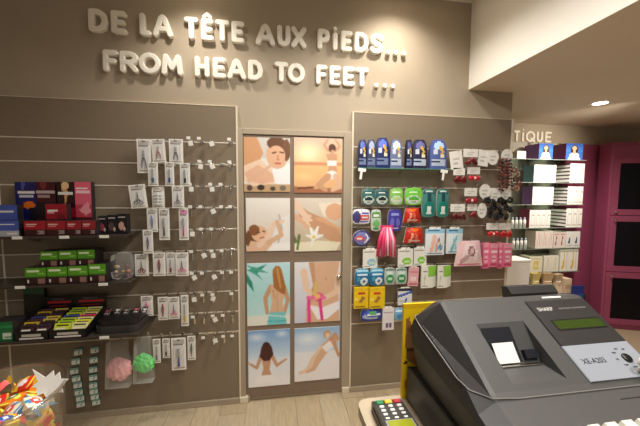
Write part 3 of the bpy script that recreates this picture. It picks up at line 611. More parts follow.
# wrapped misc bag next to the green boxes
a, b, z0, z1 = rect(114, 252, 134, 277, -.1)
t = thing('mixed_bag', 'clear bag of mixed brown and gold trinkets beside the lime green boxes', 'bag', ((a+b)/2, -.12, SB+.001))
rr = random.Random(4)
for i in range(9):
    q = MB(); q.ball((0, 0, 0), rr.uniform(.011, .018), 8, ((176, 120, 90), (206, 180, 150), (120, 60, 66), (196, 150, 80), (230, 214, 196))[i % 5], sz=.8)
    q.obj('trinket', M_print, t, (rr.uniform(-.05, .05), rr.uniform(-.01, .01), .018+(i//3)*.032))
pack_mb(b-a, (z1-z0), .05, [('bg', (255, 255, 255))], 8, 8, bulge=.015, shape='round').obj('bag_film', M_bag, t)
# black display trays with colourful sachets
def tray(px0, px1, label, cols, glabel):
    yf, yb = -.295, -.05; x0, x1 = aY(px0, 336, yf).x, aY(px1, 336, yf).x; W = x1-x0
    t = thing('display_tray', label, 'display tray', ((x0+x1)/2, (yf+yb)/2, SC+.0005)); D = (yb-yf)/2
    MB().box(-W/2, W/2, -D, D, 0, .006).obj('tray_base', M_black, t)
    pack_mb(W, .055, .004, [('bg', (22, 20, 22)), ('r', .25, .45, .75, .68, (196, 190, 180)), ('r', .12, .14, .86, .26, (232, 228, 220))], 14, 10, (22, 20, 22)).obj('front_wall', M_print, t, (0, -D+.002, 0))
    for s in (-1, 1): MB().poly([(-D, 0), (D, 0), (D, .13), (-D, .05)], s*(W/2-.002)-.002, s*(W/2-.002)+.002, plane='yz').obj('side_wall', M_black, t)
    pack_mb(W, .19, .004, [('bg', (26, 20, 24)), ('r', .12, .74, .9, .82, (190, 40, 48)), ('r', .2, .62, .8, .66, (150, 30, 40)), ('r', 0, .38, 1, .5, (110, 24, 90)), ('r', .3, .88, .7, .93, (90, 84, 86))], 14, 24, (26, 20, 24)).obj('header_card', M_print, t, (0, D, 0))
    n = 7
    for c_ in range(2):
        for k in range(n):
            col = cols[(k*2+c_) % len(cols)]; dk = tuple(int(v*.35) for v in col)
            mb = pack_mb(W*.44, .075, .012, [('bg', col), ('r', .1, .72, .9, .92, dk), ('r', .12, .45, .7, .58, (238, 232, 210)), ('r', .2, .1, .8, .3, dk)], 8, 8, col)
            o = mb.obj('sachet', M_print, None, (t.location.x+(c_-.5)*W*.48, t.location.y-D+.017+k*.028, SC+.0115+k*.006)); o.rotation_euler = (-.45, 0, 0)
            tag(o, glabel % (('left', 'right')[c_], ORD[k]), 'sachet', glabel.split(',')[0]+'s in a display tray')
tray(14, 48, 'left black display tray with red lettered header on the lowest shelf', [(60, 34, 40), (70, 40, 60), (200, 170, 50), (50, 30, 36), (90, 50, 46), (214, 190, 90), (60, 70, 130), (206, 180, 60)], 'dark or gold sachet, %s column, %s row from the front of the left display tray')
tray(49, 86, 'right black display tray with red lettered header on the lowest shelf', [(206, 214, 60), (226, 220, 150), (150, 190, 50), (222, 214, 70), (190, 200, 60), (230, 224, 160), (60, 80, 160), (210, 60, 90)], 'yellow or lime sachet, %s column, %s row from the front of the right display tray')
x0, x1 = aY(92, 326, -.27).x, aY(138, 326, -.27).x; W = x1-x0
t = thing('curved_tray', 'wide black tray with rounded grey front beside the sachet trays', 'display tray', ((x0+x1)/2, -.16, SC+.0005))
out = [(-W/2, .1), (-W/2, -.06)]+[(-W/2+.05-.05*math.cos(a), -.06-.05*math.sin(a)) for a in (.5, 1.0, 1.57)]+[(W/2-.05+.05*math.sin(a), -.06-.05*math.cos(a)) for a in (0, .5, 1.0)]+[(W/2, -.06), (W/2, .1)]
MB().poly(out, 0, .045, plane='xy').obj('tray_body', M_dark, t)
MB().poly([(x*.92, y*.9) for x, y in out], .0455, .075, plane='xy').obj('black_insert', M_black, t)
for i in range(5):
    pack_mb(.035, .05, .003, [('bg', (60, 50, 54)), ('e', .5, .6, .3, .2, ((190, 90, 96), (206, 200, 190), (150, 130, 120))[i % 3]), ('r', .1, .1, .8, .2, (190, 186, 180))], 6, 8).obj('swatch_card', M_print, t, (-.12+i*.06, .02+.01*(i % 2), .0755)).rotation_euler = (-.9, 0, 0)
sbox(-8, 322, 13, 347, -.29, .1, [('bg', (30, 110, 60)), ('r', .5, .1, .95, .45, (214, 224, 210)), ('r', .55, .2, .9, .26, (60, 120, 80)), ('r', 0, .7, 1, .8, (40, 150, 80))], 'green carton with white label at the left end of the lowest shelf', snap=SC)
sbox(24, 284, 45, 334, -.045, .03, [('bg', (22, 24, 24)), ('r', 0, .78, 1, 1, (36, 92, 60)), ('r', .2, .86, .7, .9, (190, 206, 190))], 'dark card with green top standing behind the left display tray', 'card', 'back_card', snap=SC)
# clip strips with small boxes
def clip_strip(pts, label, bl):
    Y = -.06; a = aY(pts[0][0], pts[0][1], Y); bt = aY(pts[-1][0], pts[-1][1], Y)
    t = thing('clip_strip', label, 'strip', (bt.x, Y, bt.z-.03))
    MB().tube([(a.x-bt.x, .012, a.z-bt.z+.06), (a.x-bt.x, .012, a.z-bt.z), (0, .012, .03), (0, .012, .0)], .004, 4, smooth=False).obj('strip', M_clear, t)
    me = pack_mb(.047, .043, .02, [('bg', (212, 222, 214)), ('r', 0, .7, 1, 1, (120, 160, 150)), ('r', .1, .3, .6, .4, (90, 110, 110)), ('l', [(.45, .15), (.7, .55)], .05, .05, (80, 100, 104))], 8, 6, (70, 104, 100)).mesh('small_box', M_print)
    for i, (x, y) in enumerate(pts):
        p = aY(x, y, Y-.01); o = bpy.data.objects.new('small_box', me); C.objects.link(o); o.location = (p.x, Y-.003, p.z-.02); o.rotation_euler = (0, 0, .25)
        tag(o, bl % (ORD[i],), 'box', 'small pale green boxes on the hanging strips')
clip_strip([(78, 352), (75.5, 361.5), (74, 371), (76, 378.5), (77.5, 385), (78.5, 392), (80, 398), (80.5, 404)], 'left hanging strip of small pale green boxes under the lowest shelf', 'small pale green box, %s from the top of the left hanging strip')
clip_strip([(94.5, 350), (93.5, 360), (93, 369.5), (93, 377.5), (93, 385), (93.5, 391), (94.5, 396.5), (96, 402)], 'right hanging strip of small pale green boxes beside the pink puff bag', 'small pale green box, %s from the top of the right hanging strip')
# bath puffs in clear bags
def puff(px0, py0, px1, py1, cx, cy, pr, col, label):
    Y = -.10; a, b, z0, z1 = rect(px0, py0, px1, py1, Y); w, h = b-a, z1-z0
    t = thing('bath_puff_bag', label, 'bag', ((a+b)/2, Y, z0), 'bagged bath puffs'); c = aY(cx, cy, Y); R = pr/F_PX*2.15
    bm = bmesh.new(); bmesh.ops.create_icosphere(bm, subdivisions=4, radius=1); r = random.Random(len(label))
    dirs = [(Vector((r.gauss(0, 1), r.gauss(0, 1), r.gauss(0, 1))).normalized(), r.uniform(5, 9), r.uniform(0, 6)) for _ in range(14)]
    for v in bm.verts:
        n = v.co.normalized(); s = sum(math.sin(n.dot(d)*k*2+ph) for d, k, ph in dirs)/14; v.co = n*R*(1+.34*s+.05*math.sin(30*n.x+20*n.z)); v.co.y *= .5
    me = bpy.data.meshes.new('puff'); bm.to_mesh(me); bm.free(); me.materials.append(mat('puff_%s' % col[0], col[1], .7)); o = bpy.data.objects.new('puff', me); C.objects.link(o); o.parent = t; o.location = (c.x-t.location.x, 0, c.z-z0)
    pack_mb(w, h, .06, [('bg', (255, 255, 255))], 10, 12, bulge=.02, shape='trap').obj('bag_film', M_bag, t)
    hook((a+b)/2, z1-.01, .12, *HK_L)
puff(106, 341, 130, 386, 119, 369, 11, ('pink', (252, 190, 194)), 'clear bag with a pale pink bath puff under the lowest shelf')
puff(134, 338, 153, 381, 144, 363, 9.5, ('green', (120, 236, 130)), 'clear bag with a bright green bath puff under the lowest shelf')

# ================================================================== right panel: foot care
def fp(x0, y0, x1, y1, Y, art, label, name='foot_care_pack', d=.012, bulge=.012, shape='round', side=(210, 208, 200), nu=14, nv=18, group='hanging foot care packs', hk=HK_R, rot=0, cat='pack', tab=True):
    a, b, z0, z1 = rect(x0, y0, x1, y1, Y); w, h = b-a, z1-z0
    t = thing(name, label, cat, ((a+b)/2, Y, z0), group); t.rotation_euler = (0, rot, 0)
    pack_mb(w, h*(.93 if tab else 1), d, art, nu, nv, side, bulge, shape).obj('pouch' if bulge else 'carton', M_print, t, (0, d/2, 0))
    if tab: MB().box(-w*.3, w*.3, d*.3, d*.3+.0015, h*.86, h, b=.0005).obj('hang_tab', M_clear if shape != 'rect' else M_tag, t)
    if hk: hook((a+b)/2, z1-.006, -Y+.022, *hk)
    return t
# glass shelf with blue insole packs
gx0, gx1 = XR+.005, aY(451, 166, -.14).x; GZ = 1.847
gs = thing('glass_shelf', 'glass shelf with green edge carrying the dark blue packs', 'shelf', ((gx0+gx1)/2, 0, GZ)); gw = (gx1-gx0)/2
MB().box(-gw, gw, -.15, -.003, -.006, 0).obj('glass_pane', M_shelfg, gs); MB().box(-gw, gw, -.1515, -.15, -.006, 0).obj('glass_edge', M_gedge, gs)
for s in (-.92, 0, .92): MB().poly([(-.003, -.006), (-.12, -.006), (-.003, -.045)], gw*s-.002, gw*s+.002, plane='yz').obj('bracket', M_chrome, gs)
def A_ins(dark, lite=False):
    return [('bg', dark), ('r', .08, .1, .92, .34, (190, 200, 220) if lite else (120, 134, 170)), ('r', .1, .22, .6, .28, (40, 50, 90)), ('e', .5, .8, .36, .13, tuple(min(255, int(v*1.9+30)) for v in dark)), ('l', [(.6, .72), (.72, .6), (.66, .42)], .09, .07, (226, 180, 60)), ('r', .14, .5, .42, .66, (206, 212, 226)), ('e', .72, .45, .12, .06, (240, 230, 200))]
IN = [(358.5, 367, (32, 40, 84), 0), (367.3, 376, (70, 76, 104), 0), (376, 389.5, (36, 48, 104), 0), (390.5, 402.5, (110, 122, 160), 1), (406.5, 412.5, (24, 26, 60), 0), (412.8, 427.5, (44, 44, 76), 1), (430.5, 447, (84, 100, 164), 1)]
for i, (x0, x1, c_, l_) in enumerate(IN):
    a, b, z0, z1 = rect(x0, 138-(2 if i == 2 else 0), x1, 166, -.12); h = z1-GZ-.001
    t = thing('insole_pack', '%s dark blue insole pack from the left on the glass shelf' % ORD[i], 'pack', ((a+b)/2, -.1, GZ+.0008), 'blue insole packs on the glass shelf')
    pack_mb(b-a-.001, h*.95, .035, A_ins(c_, l_), 12, 18, tuple(int(v*.8) for v in c_), .01, 'archtop').obj('pouch', M_print, t)
    MB().box(-(b-a)*.2, (b-a)*.2, -.002, .002, h*.9, h, b=.001).obj('hang_tab', M_clear, t)
for px, lb in ((362, 'white plastic price flag hanging at the left end of the glass shelf'), (444, 'white plastic price flag hanging at the right end of the glass shelf')):
    p = aY(px, 170, -.15); mb = MB().box(-.03, .03, -.001, .001, -.012, .012, b=.0008).box(-.012, .006, -.0011, .0011, -.07, -.01, b=.0008); o = mb.obj('price_flag', M_tag, None, (p.x, -.154, GZ-.018)); o.rotation_euler = (0, .12, 0); tag(o, lb, 'price tag', 'price flags')
G1 = lambda g, d: [('bg', g), ('e', .5, .3, .42, .26, (206, 220, 206)), ('e', .5, .34, .3, .16, d), ('r', .12, .7, .88, .84, d), ('r', .2, .74, .7, .79, (240, 244, 236)), ('r', .3, .2, .7, .26, (240, 240, 236))]
fp(362, 187.5, 375, 205, -.10, G1((60, 110, 110), (30, 60, 66)), 'leftmost dark teal gel pack below the glass shelf')
fp(375.5, 187.5, 388.5, 205, -.10, G1((52, 96, 100), (24, 44, 50)), 'second dark teal gel pack below the glass shelf')
fp(390, 187, 403, 205, -.10, G1((130, 190, 90), (190, 220, 150)), 'pale green pack right of the dark teal gel packs')
fp(405, 186.5, 422, 205, -.10, G1((120, 200, 70), (90, 180, 60)), 'wide vivid lime green pack below the glass shelf')
TE = lambda: [('bg', (70, 130, 124)), ('p', [(.05, .05), (.95, .05), (.8, .5), (.6, .6), (.4, .6), (.2, .5)], (20, 124, 110)), ('r', .38, .55, .62, .95, (24, 70, 74)), ('p', [(.3, .1), (.7, .1), (.62, .4), (.4, .4)], (226, 236, 230)), ('r', .05, .84, .95, .97, (40, 84, 92)), ('r', .2, .88, .8, .92, (200, 214, 210))]
fp(422, 187, 435.5, 217, -.10, TE(), 'left of two long teal corn plaster packs')
fp(436.5, 187, 449, 217, -.10, TE(), 'right of two long teal corn plaster packs')
fp(352.8, 208, 370, 224, -.10, [('bg', (226, 224, 232)), ('e', .22, .45, .24, .42, (70, 66, 120)), ('r', .44, .3, .92, .6, (210, 70, 80)), ('r', .5, .64, .9, .8, (90, 90, 170)), ('r', .42, .1, .9, .22, (120, 120, 180)), ('r', .5, .38, .86, .5, W_)], 'white and indigo pack with red band in the third row', shape='round')
fp(371, 208, 381, 231, -.10, [('bg', (196, 208, 196)), ('r', .1, .6, .9, .9, (90, 150, 70)), ('e', .5, .35, .34, .18, (120, 190, 110)), ('r', .2, .08, .8, .16, (90, 150, 90)), ('r', .2, .68, .8, .76, W_)], 'narrow green and white pack in the third row')
fp(388, 208, 401.5, 231, -.10, [('bg', (64, 60, 150)), ('r', .2, .72, .8, .84, (150, 150, 220)), ('e', .3, .4, .14, .2, (110, 106, 196)), ('e', .7, .4, .14, .2, (110, 106, 196)), ('r', .2, .1, .8, .18, (200, 200, 230))], 'violet blue pack between green pack and upper red bag')
RB = lambda: [('bg', (196, 40, 26)), ('p', [(.2, .95), (.8, .95), (.5, .7)], (236, 110, 30)), ('l', [(.3, .1), (.36, .6)], .08, .05, (236, 150, 120)), ('l', [(.6, .1), (.56, .6)], .08, .05, (226, 110, 90)), ('r', .2, .12, .8, .2, (240, 200, 190)), ('mottle', 2, 18)]
fp(403, 207, 421, 222.5, -.10, RB(), 'upper red bag of foot pads in the middle of the right panel', bulge=.025, shape='trap')
fp(403.5, 226.5, 424, 243, -.10, RB(), 'lower red bag of foot pads above the white green packs', bulge=.025, shape='trap')
fp(352.8, 229, 370.5, 246.5, -.10, [('bg', (60, 62, 120)), ('e', .5, .5, .42, .4, (120, 120, 180)), ('e', .36, .52, .26, .16, (214, 80, 70)), ('l', [(.7, .25), (.85, .5), (.75, .78)], .06, .04, W_), ('r', .2, .46, .5, .54, (240, 220, 210))], 'round purple blue pack with red oval at the panel edge', shape='oval')
# pink toe separators
a, b, z0, z1 = rect(376.5, 226, 396, 257.5, -.11)
t = thing('toe_separators', 'bunch of long hot pink toe separators hanging in the right panel', 'toe separators', ((a+b)/2, -.11, z0)); w, h = b-a, z1-z0
rr = random.Random(11)
for i in range(15):
    u = (i-7)/7+rr.uniform(-.12, .12); col = ((226, 50, 100), (244, 120, 160), (206, 36, 84), (250, 206, 220), (236, 80, 130))[i % 5]  # palest strips put the white highlights into the colour
    MB().tube([(u*w*.2, rr.uniform(-.01, .01), h*.95), (u*w*.38, rr.uniform(-.02, .0), h*.55), (u*w*.46, rr.uniform(-.02, .01), h*rr.uniform(0, .1))], [.005, .009, .009], 7, col).obj('pink_strip', M_print, t)
pack_mb(w*.6, h*.16, .01, [('bg', (230, 60, 110)), ('r', .1, .4, .9, .6, W_)], 6, 5, (220, 50, 100)).obj('header', M_print, t, (0, 0, h*.86)); hook((a+b)/2, z1-.01, .13, *HK_R)
WB = lambda: [('bg', (226, 232, 238)), ('r', .0, .84, 1, 1, (150, 200, 226)), ('r', .1, .9, .7, .94, (60, 90, 130)), ('l', [(.3, .15), (.45, .72)], .08, .1, (236, 190, 170)), ('l', [(.55, .15), (.6, .6)], .05, .06, (226, 170, 150)), ('e', .75, .3, .16, .1, (130, 180, 210)), ('r', .1, .04, .9, .09, (120, 150, 180)), ('l', [(.8, .2), (.66, .7)], .02, .02, (90, 96, 110))]
fp(425.5, 227, 444.5, 255, -.11, WB(), 'left of two large white and pale blue packs', bulge=.008, shape='rect', nu=18, nv=24)
fp(446.5, 227, 462.5, 253.5, -.11, [('bg', (220, 230, 236))]+WB()[1:3]+[('l', [(.3, .15), (.6, .7)], .08, .06, (110, 190, 200)), ('l', [(.6, .15), (.4, .6)], .05, .05, (150, 200, 206)), ('r', .1, .04, .9, .09, (120, 150, 180))], 'right of two large white and pale blue packs', bulge=.008, shape='rect', nu=16, nv=22)
WG = lambda c: [('bg', (232, 230, 222)), ('r', .1, .84, .8, .88, (150, 150, 140)), ('r', .1, .76, .6, .79, (170, 170, 160)), ('e', .6, .3, .3, .2, c), ('r', .44, .24, .76, .36, (200, 226, 170)), ('r', .1, .06, .5, .1, (170, 170, 160))]
fp(363, 248, 377.5, 268, -.10, WG((150, 190, 220)), 'white carton with pale blue spot left in the fifth row', shape='rect', bulge=0)
fp(398, 247.5, 413, 266.5, -.10, WG((130, 200, 60)), 'left of two white cartons with lime spot in the fifth row', shape='rect', bulge=0)
fp(414, 246.5, 426.5, 265.5, -.10, WG((130, 200, 60)), 'right of two white cartons with lime spot in the fifth row', shape='rect', bulge=0)
BC = lambda: [('bg', (30, 110, 160)), ('r', 0, .8, 1, 1, (50, 150, 190)), ('r', .1, .84, .9, .94, (170, 214, 230)), ('r', .15, .6, .85, .72, (206, 226, 240)), ('e', .6, .28, .26, .22, (236, 240, 244)), ('e', .6, .28, .1, .09, (60, 120, 170)), ('e', .25, .4, .14, .14, (60, 160, 190))]
fp(355, 267.5, 369.5, 286, -.11, BC(), 'left of two turquoise blue packs above the yellow packs', shape='round')
fp(370, 267, 384, 285.5, -.11, BC(), 'right of two turquoise blue packs above the yellow packs', shape='round')
GC = lambda: [('bg', (176, 196, 186)), ('r', .1, .82, .9, .95, (110, 130, 126)), ('e', .5, .36, .34, .26, (30, 140, 80)), ('r', .3, .3, .7, .44, (190, 230, 200)), ('e', .5, .7, .3, .1, (206, 220, 210))]
fp(384.5, 266.5, 395, 284.5, -.11, GC(), 'left of two clear packs with green centre', shape='round')
fp(395.5, 266.5, 407, 284, -.11, GC(), 'right of two clear packs with green centre', shape='round')
fp(408, 266, 418, 286, -.10, [('bg', (226, 170, 176)), ('r', .1, .7, .9, .8, (206, 110, 124)), ('r', .2, .3, .8, .5, (240, 210, 206)), ('r', .1, .08, .9, .16, (190, 110, 120))], 'slim pale pink carton beside the green centred packs', shape='rect', bulge=0, rot=.06)
for k, (x0, x1, lb) in enumerate(((421.5, 436, 'left'), (438, 450.5, 'right'))):
    for n in range(3):
        fp(x0+n*.2-k*.3, 266-n*.3, x1-3+n*1.6, 288-n*.8, -.13+n*.022, [('bg', (232, 232, 222)), ('r', .55, .5, 1, .98, (140, 200, 70)), ('r', .12, .74, .5, .8, (140, 140, 130)), ('l', [(.25, .1), (.3, .6)], .05, .04, (196, 190, 176)), ('r', .1, .08, .6, .12, (170, 170, 160))], '%s box in the %s row of white and lime boxes by the yellow stand' % (('front', 'middle', 'rear')[n], lb), shape='rect', bulge=0, d=.014, hk=HK_R if n == 0 else None, tab=False, group='white and lime boxes')
YP = lambda: [('bg', (236, 198, 20)), ('r', .0, .86, 1, 1, (226, 186, 20)), ('e', .55, .72, .28, .07, (200, 60, 40)), ('r', .3, .7, .8, .74, (240, 230, 190)), ('p', [(.3, .25), (.6, .62), (.8, .5), (.6, .3)], (170, 120, 60)), ('r', .1, .08, .8, .13, (120, 90, 30)), ('r', .1, .4, .3, .5, (250, 226, 110))]
for k, (x0, x1, lb) in enumerate(((354, 368, 'left'), (369.5, 383.5, 'right'))):
    for n in range(2):
        fp(x0+n*1.4, 287.5-n*.4, x1+n*1.4, 308.5-n*.6, -.13+n*.025, YP(), '%s yellow plaster pack in the %s pile of yellow packs' % (('front', 'rear')[n], lb), shape='rect', bulge=.003, d=.018, side=(226, 186, 20), hk=HK_R if n == 0 else None, tab=False, group='yellow plaster packs')
fp(398, 287, 412, 305, -.10, [('bg', (224, 226, 230)), ('r', 0, .86, 1, 1, (40, 44, 60)), ('p', [(.0, .6), (1, .86), (1, .7), (0, .46)], (60, 100, 180)), ('l', [(.5, .1), (.6, .4)], .08, .06, (70, 120, 190)), ('r', .1, .2, .4, .3, (170, 176, 190))], 'white pack with diagonal blue stripe and dark top', shape='rect', bulge=.004)
fp(361, 308, 381.5, 321, -.11, [('bg', (40, 60, 150)), ('e', .5, .5, .46, .42, (60, 84, 180)), ('r', .3, .5, .9, .66, (230, 232, 240)), ('e', .55, .7, .2, .16, (90, 170, 100)), ('r', .3, .24, .8, .38, (190, 200, 230)), ('e', .2, .4, .12, .2, (180, 190, 226))], 'wide royal blue bag below the yellow packs', shape='round', bulge=.02)
fp(382.5, 306.5, 394, 330, -.12, [('bg', (226, 222, 224)), ('r', .1, .8, .9, .84, (170, 166, 170)), ('r', .3, .1, .5, .36, (120, 90, 130)), ('r', .56, .1, .76, .36, (120, 90, 130)), ('r', .1, .6, .9, .62, (200, 196, 200))], 'white pack with two violet marks, lowest on the right panel', shape='rect', bulge=.004)
fp(394.5, 307, 405, 320, -.10, [('bg', (120, 180, 220)), ('r', .1, .7, .9, .84, (226, 236, 244)), ('e', .5, .35, .3, .2, (80, 140, 196))], 'small sky blue pack beside the yellow stand', shape='round')

# ================================================================== right panel: hair accessories
M_card = mat('white_accessory_card', (238, 234, 226), .5)
def acc_card(x0, y0, x1, y1, Y, label, fill, tilt=0, shape='rect', name='hair_clip_card'):
    a, b, z0, z1 = rect(x0, y0, x1, y1, Y); w, h = b-a, z1-z0
    t = thing(name, label, 'hair accessory', ((a+b)/2, Y, z0), 'hair accessories near the wall end'); t.rotation_euler = (0, tilt, 0)
    hh = h*(.45 if fill else 1)
    pack_mb(w*.96, hh, .002, [('bg', (240, 236, 228)), ('r', .2, .5, .8, .62, (206, 200, 190)), ('r', .3, .25, .6, .32, (196, 190, 182))], 8, 8, (236, 232, 224), shape=shape).obj('header_card', M_print, t, (0, 0, h-hh))
    if fill: fill(t, w, h)
    hook((a+b)/2, z1-.006, -Y+.02, *HK_H)
def claw(col, n=2):
    def f(t, w, h):
        for k in range(n):
            cx = (k-(n-1)/2)*w/n; mb = MB()
            mb.tube([(cx-w*.35/n, -.01, h*.16), (cx-w*.1/n, -.022, h*.36), (cx+w*.1/n, -.022, h*.36), (cx+w*.35/n, -.01, h*.16)], h*.1, 8, col)
            for q in range(4): mb.tube([(cx+(q-1.5)*w*.18/n, -.014, h*.3), (cx+(q-1.5)*w*.2/n, -.02, h*.02)], [h*.045, h*.015], 5, col)
            mb.ball((cx, -.022, h*.42), h*.1, 8, tuple(min(255, v+30) for v in col)); mb.obj('claw_clip', M_print, t)
    return f
def bow(col):
    def f(t, w, h):
        mb = MB()
        for s in (-1, 1): mb.ball((s*w*.22, -.014, h*.3), h*.2, 10, col, sx=1.2, sy=.5, sz=.8)
        mb.ball((0, -.02, h*.3), h*.09, 8, (230, 200, 196)); mb.obj('bow', M_print, t)
    return f
acc_card(451, 151, 464, 169, -.09, 'plain white accessory card, leftmost in the top accessory row', None, tilt=-.15)
acc_card(463, 149, 478, 167, -.10, 'white card with a dark red claw clip in the top accessory row', claw((110, 16, 26), 1))
acc_card(477, 150, 488, 166, -.09, 'white accessory card right of the dark red claw clip', None, tilt=.12)
acc_card(487, 150, 499, 165, -.10, 'white oval accessory card beside the beaded strands', None, shape='oval')
acc_card(501, 149, 513, 163, -.10, 'round white accessory card at the wall end', None, shape='oval')
acc_card(453, 168, 465, 184, -.09, 'white card with two wine red clips, left in the second accessory row', claw((120, 24, 36), 2))
acc_card(467, 167, 480, 183, -.10, 'white card with a crimson bow in the second accessory row', bow((190, 30, 50)))
acc_card(464, 188, 477, 206, -.10, 'white card with red and black bow below the crimson bow', bow((150, 34, 44)))
acc_card(479, 184, 491, 199, -.10, 'white scalloped accessory card above the black scrunchies', None, shape='oval')
acc_card(490, 188, 501, 201, -.09, 'left white card behind the black scrunchies', None)
acc_card(501, 188, 511, 201, -.09, 'right white card behind the black scrunchies', None)
acc_card(450, 204, 465, 221, -.10, 'white card with dark brown red claw clips in the fourth accessory row', claw((96, 20, 26), 2))
acc_card(467, 204, 477, 219, -.10, 'white card with wine clip left of the black scrunchies', claw((130, 30, 40), 1))
acc_card(477, 203, 487, 218, -.10, 'blank round white card left of the black scrunchies', None, shape='oval')
acc_card(486, 223, 498, 238, -.10, 'white card with scarlet bow under the black scrunchies', bow((196, 24, 30)))
acc_card(498, 223, 511, 238, -.10, 'white card with scarlet clips at the wall end', claw((190, 26, 32), 2))
rr = random.Random(5)
for i in range(7):
    px = 499+i*2.0; a = aY(px, 160+rr.uniform(-1, 2), -.11); b = aY(px+rr.uniform(-1, 1), 187+rr.uniform(-4, 4), -.11)
    t = thing('bead_strand', '%s strand from the left of dark red and amber beads at the wall end' % ORD[i], 'hair accessory', (a.x, -.11-.008*(i % 2), b.z), 'beaded strands at the wall end'); n = 9
    for k in range(n):
        MB().ball((0, 0, 0), .0105, 8, ((88, 20, 24), (56, 22, 20), (140, 66, 48), (76, 22, 26))[(k+i) % 4]).obj('bead', M_print, t, ((b.x-a.x)*(1-k/(n-1)), 0, (a.z-b.z)*k/(n-1)))
    MB().tube([(b.x-a.x, 0, 0), (0, 0, a.z-b.z), (0, .01, a.z-b.z+.02)], .0015, 4).obj('cord', M_black, t)
hook(aY(505, 158, -.1).x, aY(505, 158.5, -.1).z, .135, *HK_H)
for i in range(5):
    p = aY(514.5+(i % 2)*2.5, 170+i*4.6, -.05); o = MB().torus((0, 0, 0), .02, .006, 'y', 16, 6, ((130, 50, 40), (190, 130, 110), (90, 30, 34))[i % 3], wob=.25).obj('beaded_bracelet', M_print, None, (p.x, -.05-.006*i, p.z)); tag(o, 'small beaded bracelet, %s from the top, hanging just beyond the wall end' % ORD[i], 'bracelet', 'bracelets at the wall end')
p = aY(515, 167, -.05); hook(p.x-.04, p.z+.012, .09, *HK_H)
for i in range(14):
    px, py = 488+(i % 5)*5.4+(i//5)*.8, 200+(i//5)*7.5+(i % 2)*2; p = aY(px, py, -.12)
    o = MB().torus((0, 0, 0),  .0165, .0115, ('y', 'x', 'y')[i % 3], 18, 7, wob=.3, ph=i).obj('scrunchie', mat('black_fabric', (26, 24, 26), .9, noise=.2, nscale=80), None, (p.x, -.115-.012*(i % 3), p.z)); o.rotation_euler = (rr.uniform(-.5, .5), rr.uniform(-.5, .5), rr.uniform(-.5, .5))
    tag(o, 'black gathered fabric scrunchie in the cluster at the wall end', 'scrunchie', 'black scrunchies')
for px in (491, 498, 505): hook(aY(px, 200, -.1).x, aY(px, 200, -.1).z, .15, *HK_H)
# pink packs
fp(455, 239, 483, 266, -.12, [('bg', (236, 196, 200)), ('p', [(.1, .1), (.9, .1), (.7, .9), (.3, .9)], (240, 214, 214)), ('e', .55, .6, .16, .2, (150, 110, 110)), ('l', [(.2, .2), (.5, .5), (.6, .7)], .07, .05, (196, 160, 160)), ('e', .56, .62, .08, .1, (226, 190, 186)), ('r', .1, .04, .9, .1, (226, 110, 140)), ('l', [(.7, .3), (.8, .6)], .04, .04, (250, 236, 236))], 'large pale pink bag with grey curl beside the pink boxes', shape='trap', bulge=.02, nu=20, nv=20, hk=HK_H)
for i, (x0, x1) in enumerate(((483, 489.5), (490, 498), (498.5, 503), (503.5, 512))):
    fp(x0, 243+(i % 2)*1.0, x1, 268.5-(i % 2)*1.5, -.12+(.02 if i in (0, 2) else 0), [('bg', (226, 120, 150)), ('r', 0, .84, 1, 1, (236, 160, 180)), ('r', .12, .6, .88, .74, (246, 214, 222)), ('e', .5, .36, .32, .16, (240, 190, 204)), ('r', .2, .32, .7, .4, (200, 70, 110)), ('r', .1, .08, .9, .14, (190, 70, 104))], '%s pink box from the left in the row at the wall end' % ORD[i], shape='rect', bulge=0, d=.03, side=(216, 110, 140), hk=HK_H if i in (1, 3) else None, tab=False, group='pink boxes at the wall end')

# ================================================================== alcove: lit shelves, cartons, purple cabinet
AX0, AX1 = XEND+.35, aY(584, 200, .7).x
au = thing('alcove_shelving', 'lit alcove shelving of glass boards against a purple and grey back', 'shelving', ((AX0+AX1)/2, .84, 0)); ox = au.location.x
M_agrey = mat('alcove_back_grey', (176, 168, 154), .6)
xm = aY(556, 200, .97).x; AZT = aY(560, 143.5, .97).z
MB().box(AX0-ox, xm-ox, .13, .15, .0, AZT).obj('grey_back_panel', M_agrey, au)
MB().box(xm-ox+.001, aY(601, 200, .97).x-ox, .13, .155, 0, AZT).obj('purple_back_panel', M_purple, au)
ASH = [aY(550, y, .72).z for y in (159.5, 182.5, 204.5, 227.5, 248, 271.5)]
for z in ASH:
    s = MB().box(AX0-ox, AX1-ox, -.14, .13, z-.006, z).obj('glass_board', M_shelfg, au); MB().box(AX0-ox, AX1-ox, -.1415, -.14, z-.006, z).obj('glass_edge', M_gedge2, s)
for px in (527, 556): x = aY(px, 200, .95).x-ox; MB().box(x-.008, x+.008, .1, .13, 0, AZT).obj('upright', M_alu, au)
CT = 'cosmetic cartons in the alcove'
YF = .715
def acart(x0, y0, x1, y1, si, art, side, label, n=1, d=.15, Y=YF, nu=10, nv=12):
    a, b, z0, z1 = rect(x0, y0, x1, y1, Y); w = (b-a)/n; z0 = ASH[si]+.0006
    me = pack_mb(w-.002, z1-z0, d, art, nu, nv, side).mesh('carton', M_print)
    for i in range(n):
        o = bpy.data.objects.new('carton', me); C.objects.link(o); o.location = (a+w*(i+.5), Y+d/2, z0); tag(o, label if n == 1 else '%s carton from the left %s' % (ORD[i], label), 'carton', CT)
PORT = [('bg', (60, 110, 190)), ('gv', .5, 1, (70, 130, 210), (50, 90, 170)), ('e', .5, .68, .2, .22, (60, 36, 30)), ('p', [(.32, .7), (.68, .7), (.72, .4), (.28, .4)], (66, 40, 32)), ('e', .5, .68, .12, .16, (226, 180, 150)), ('p', [(.12, .0), (.88, .0), (.72, .4), (.28, .4)], (238, 234, 236)), ('r', .44, .36, .56, .54, (220, 172, 142))]
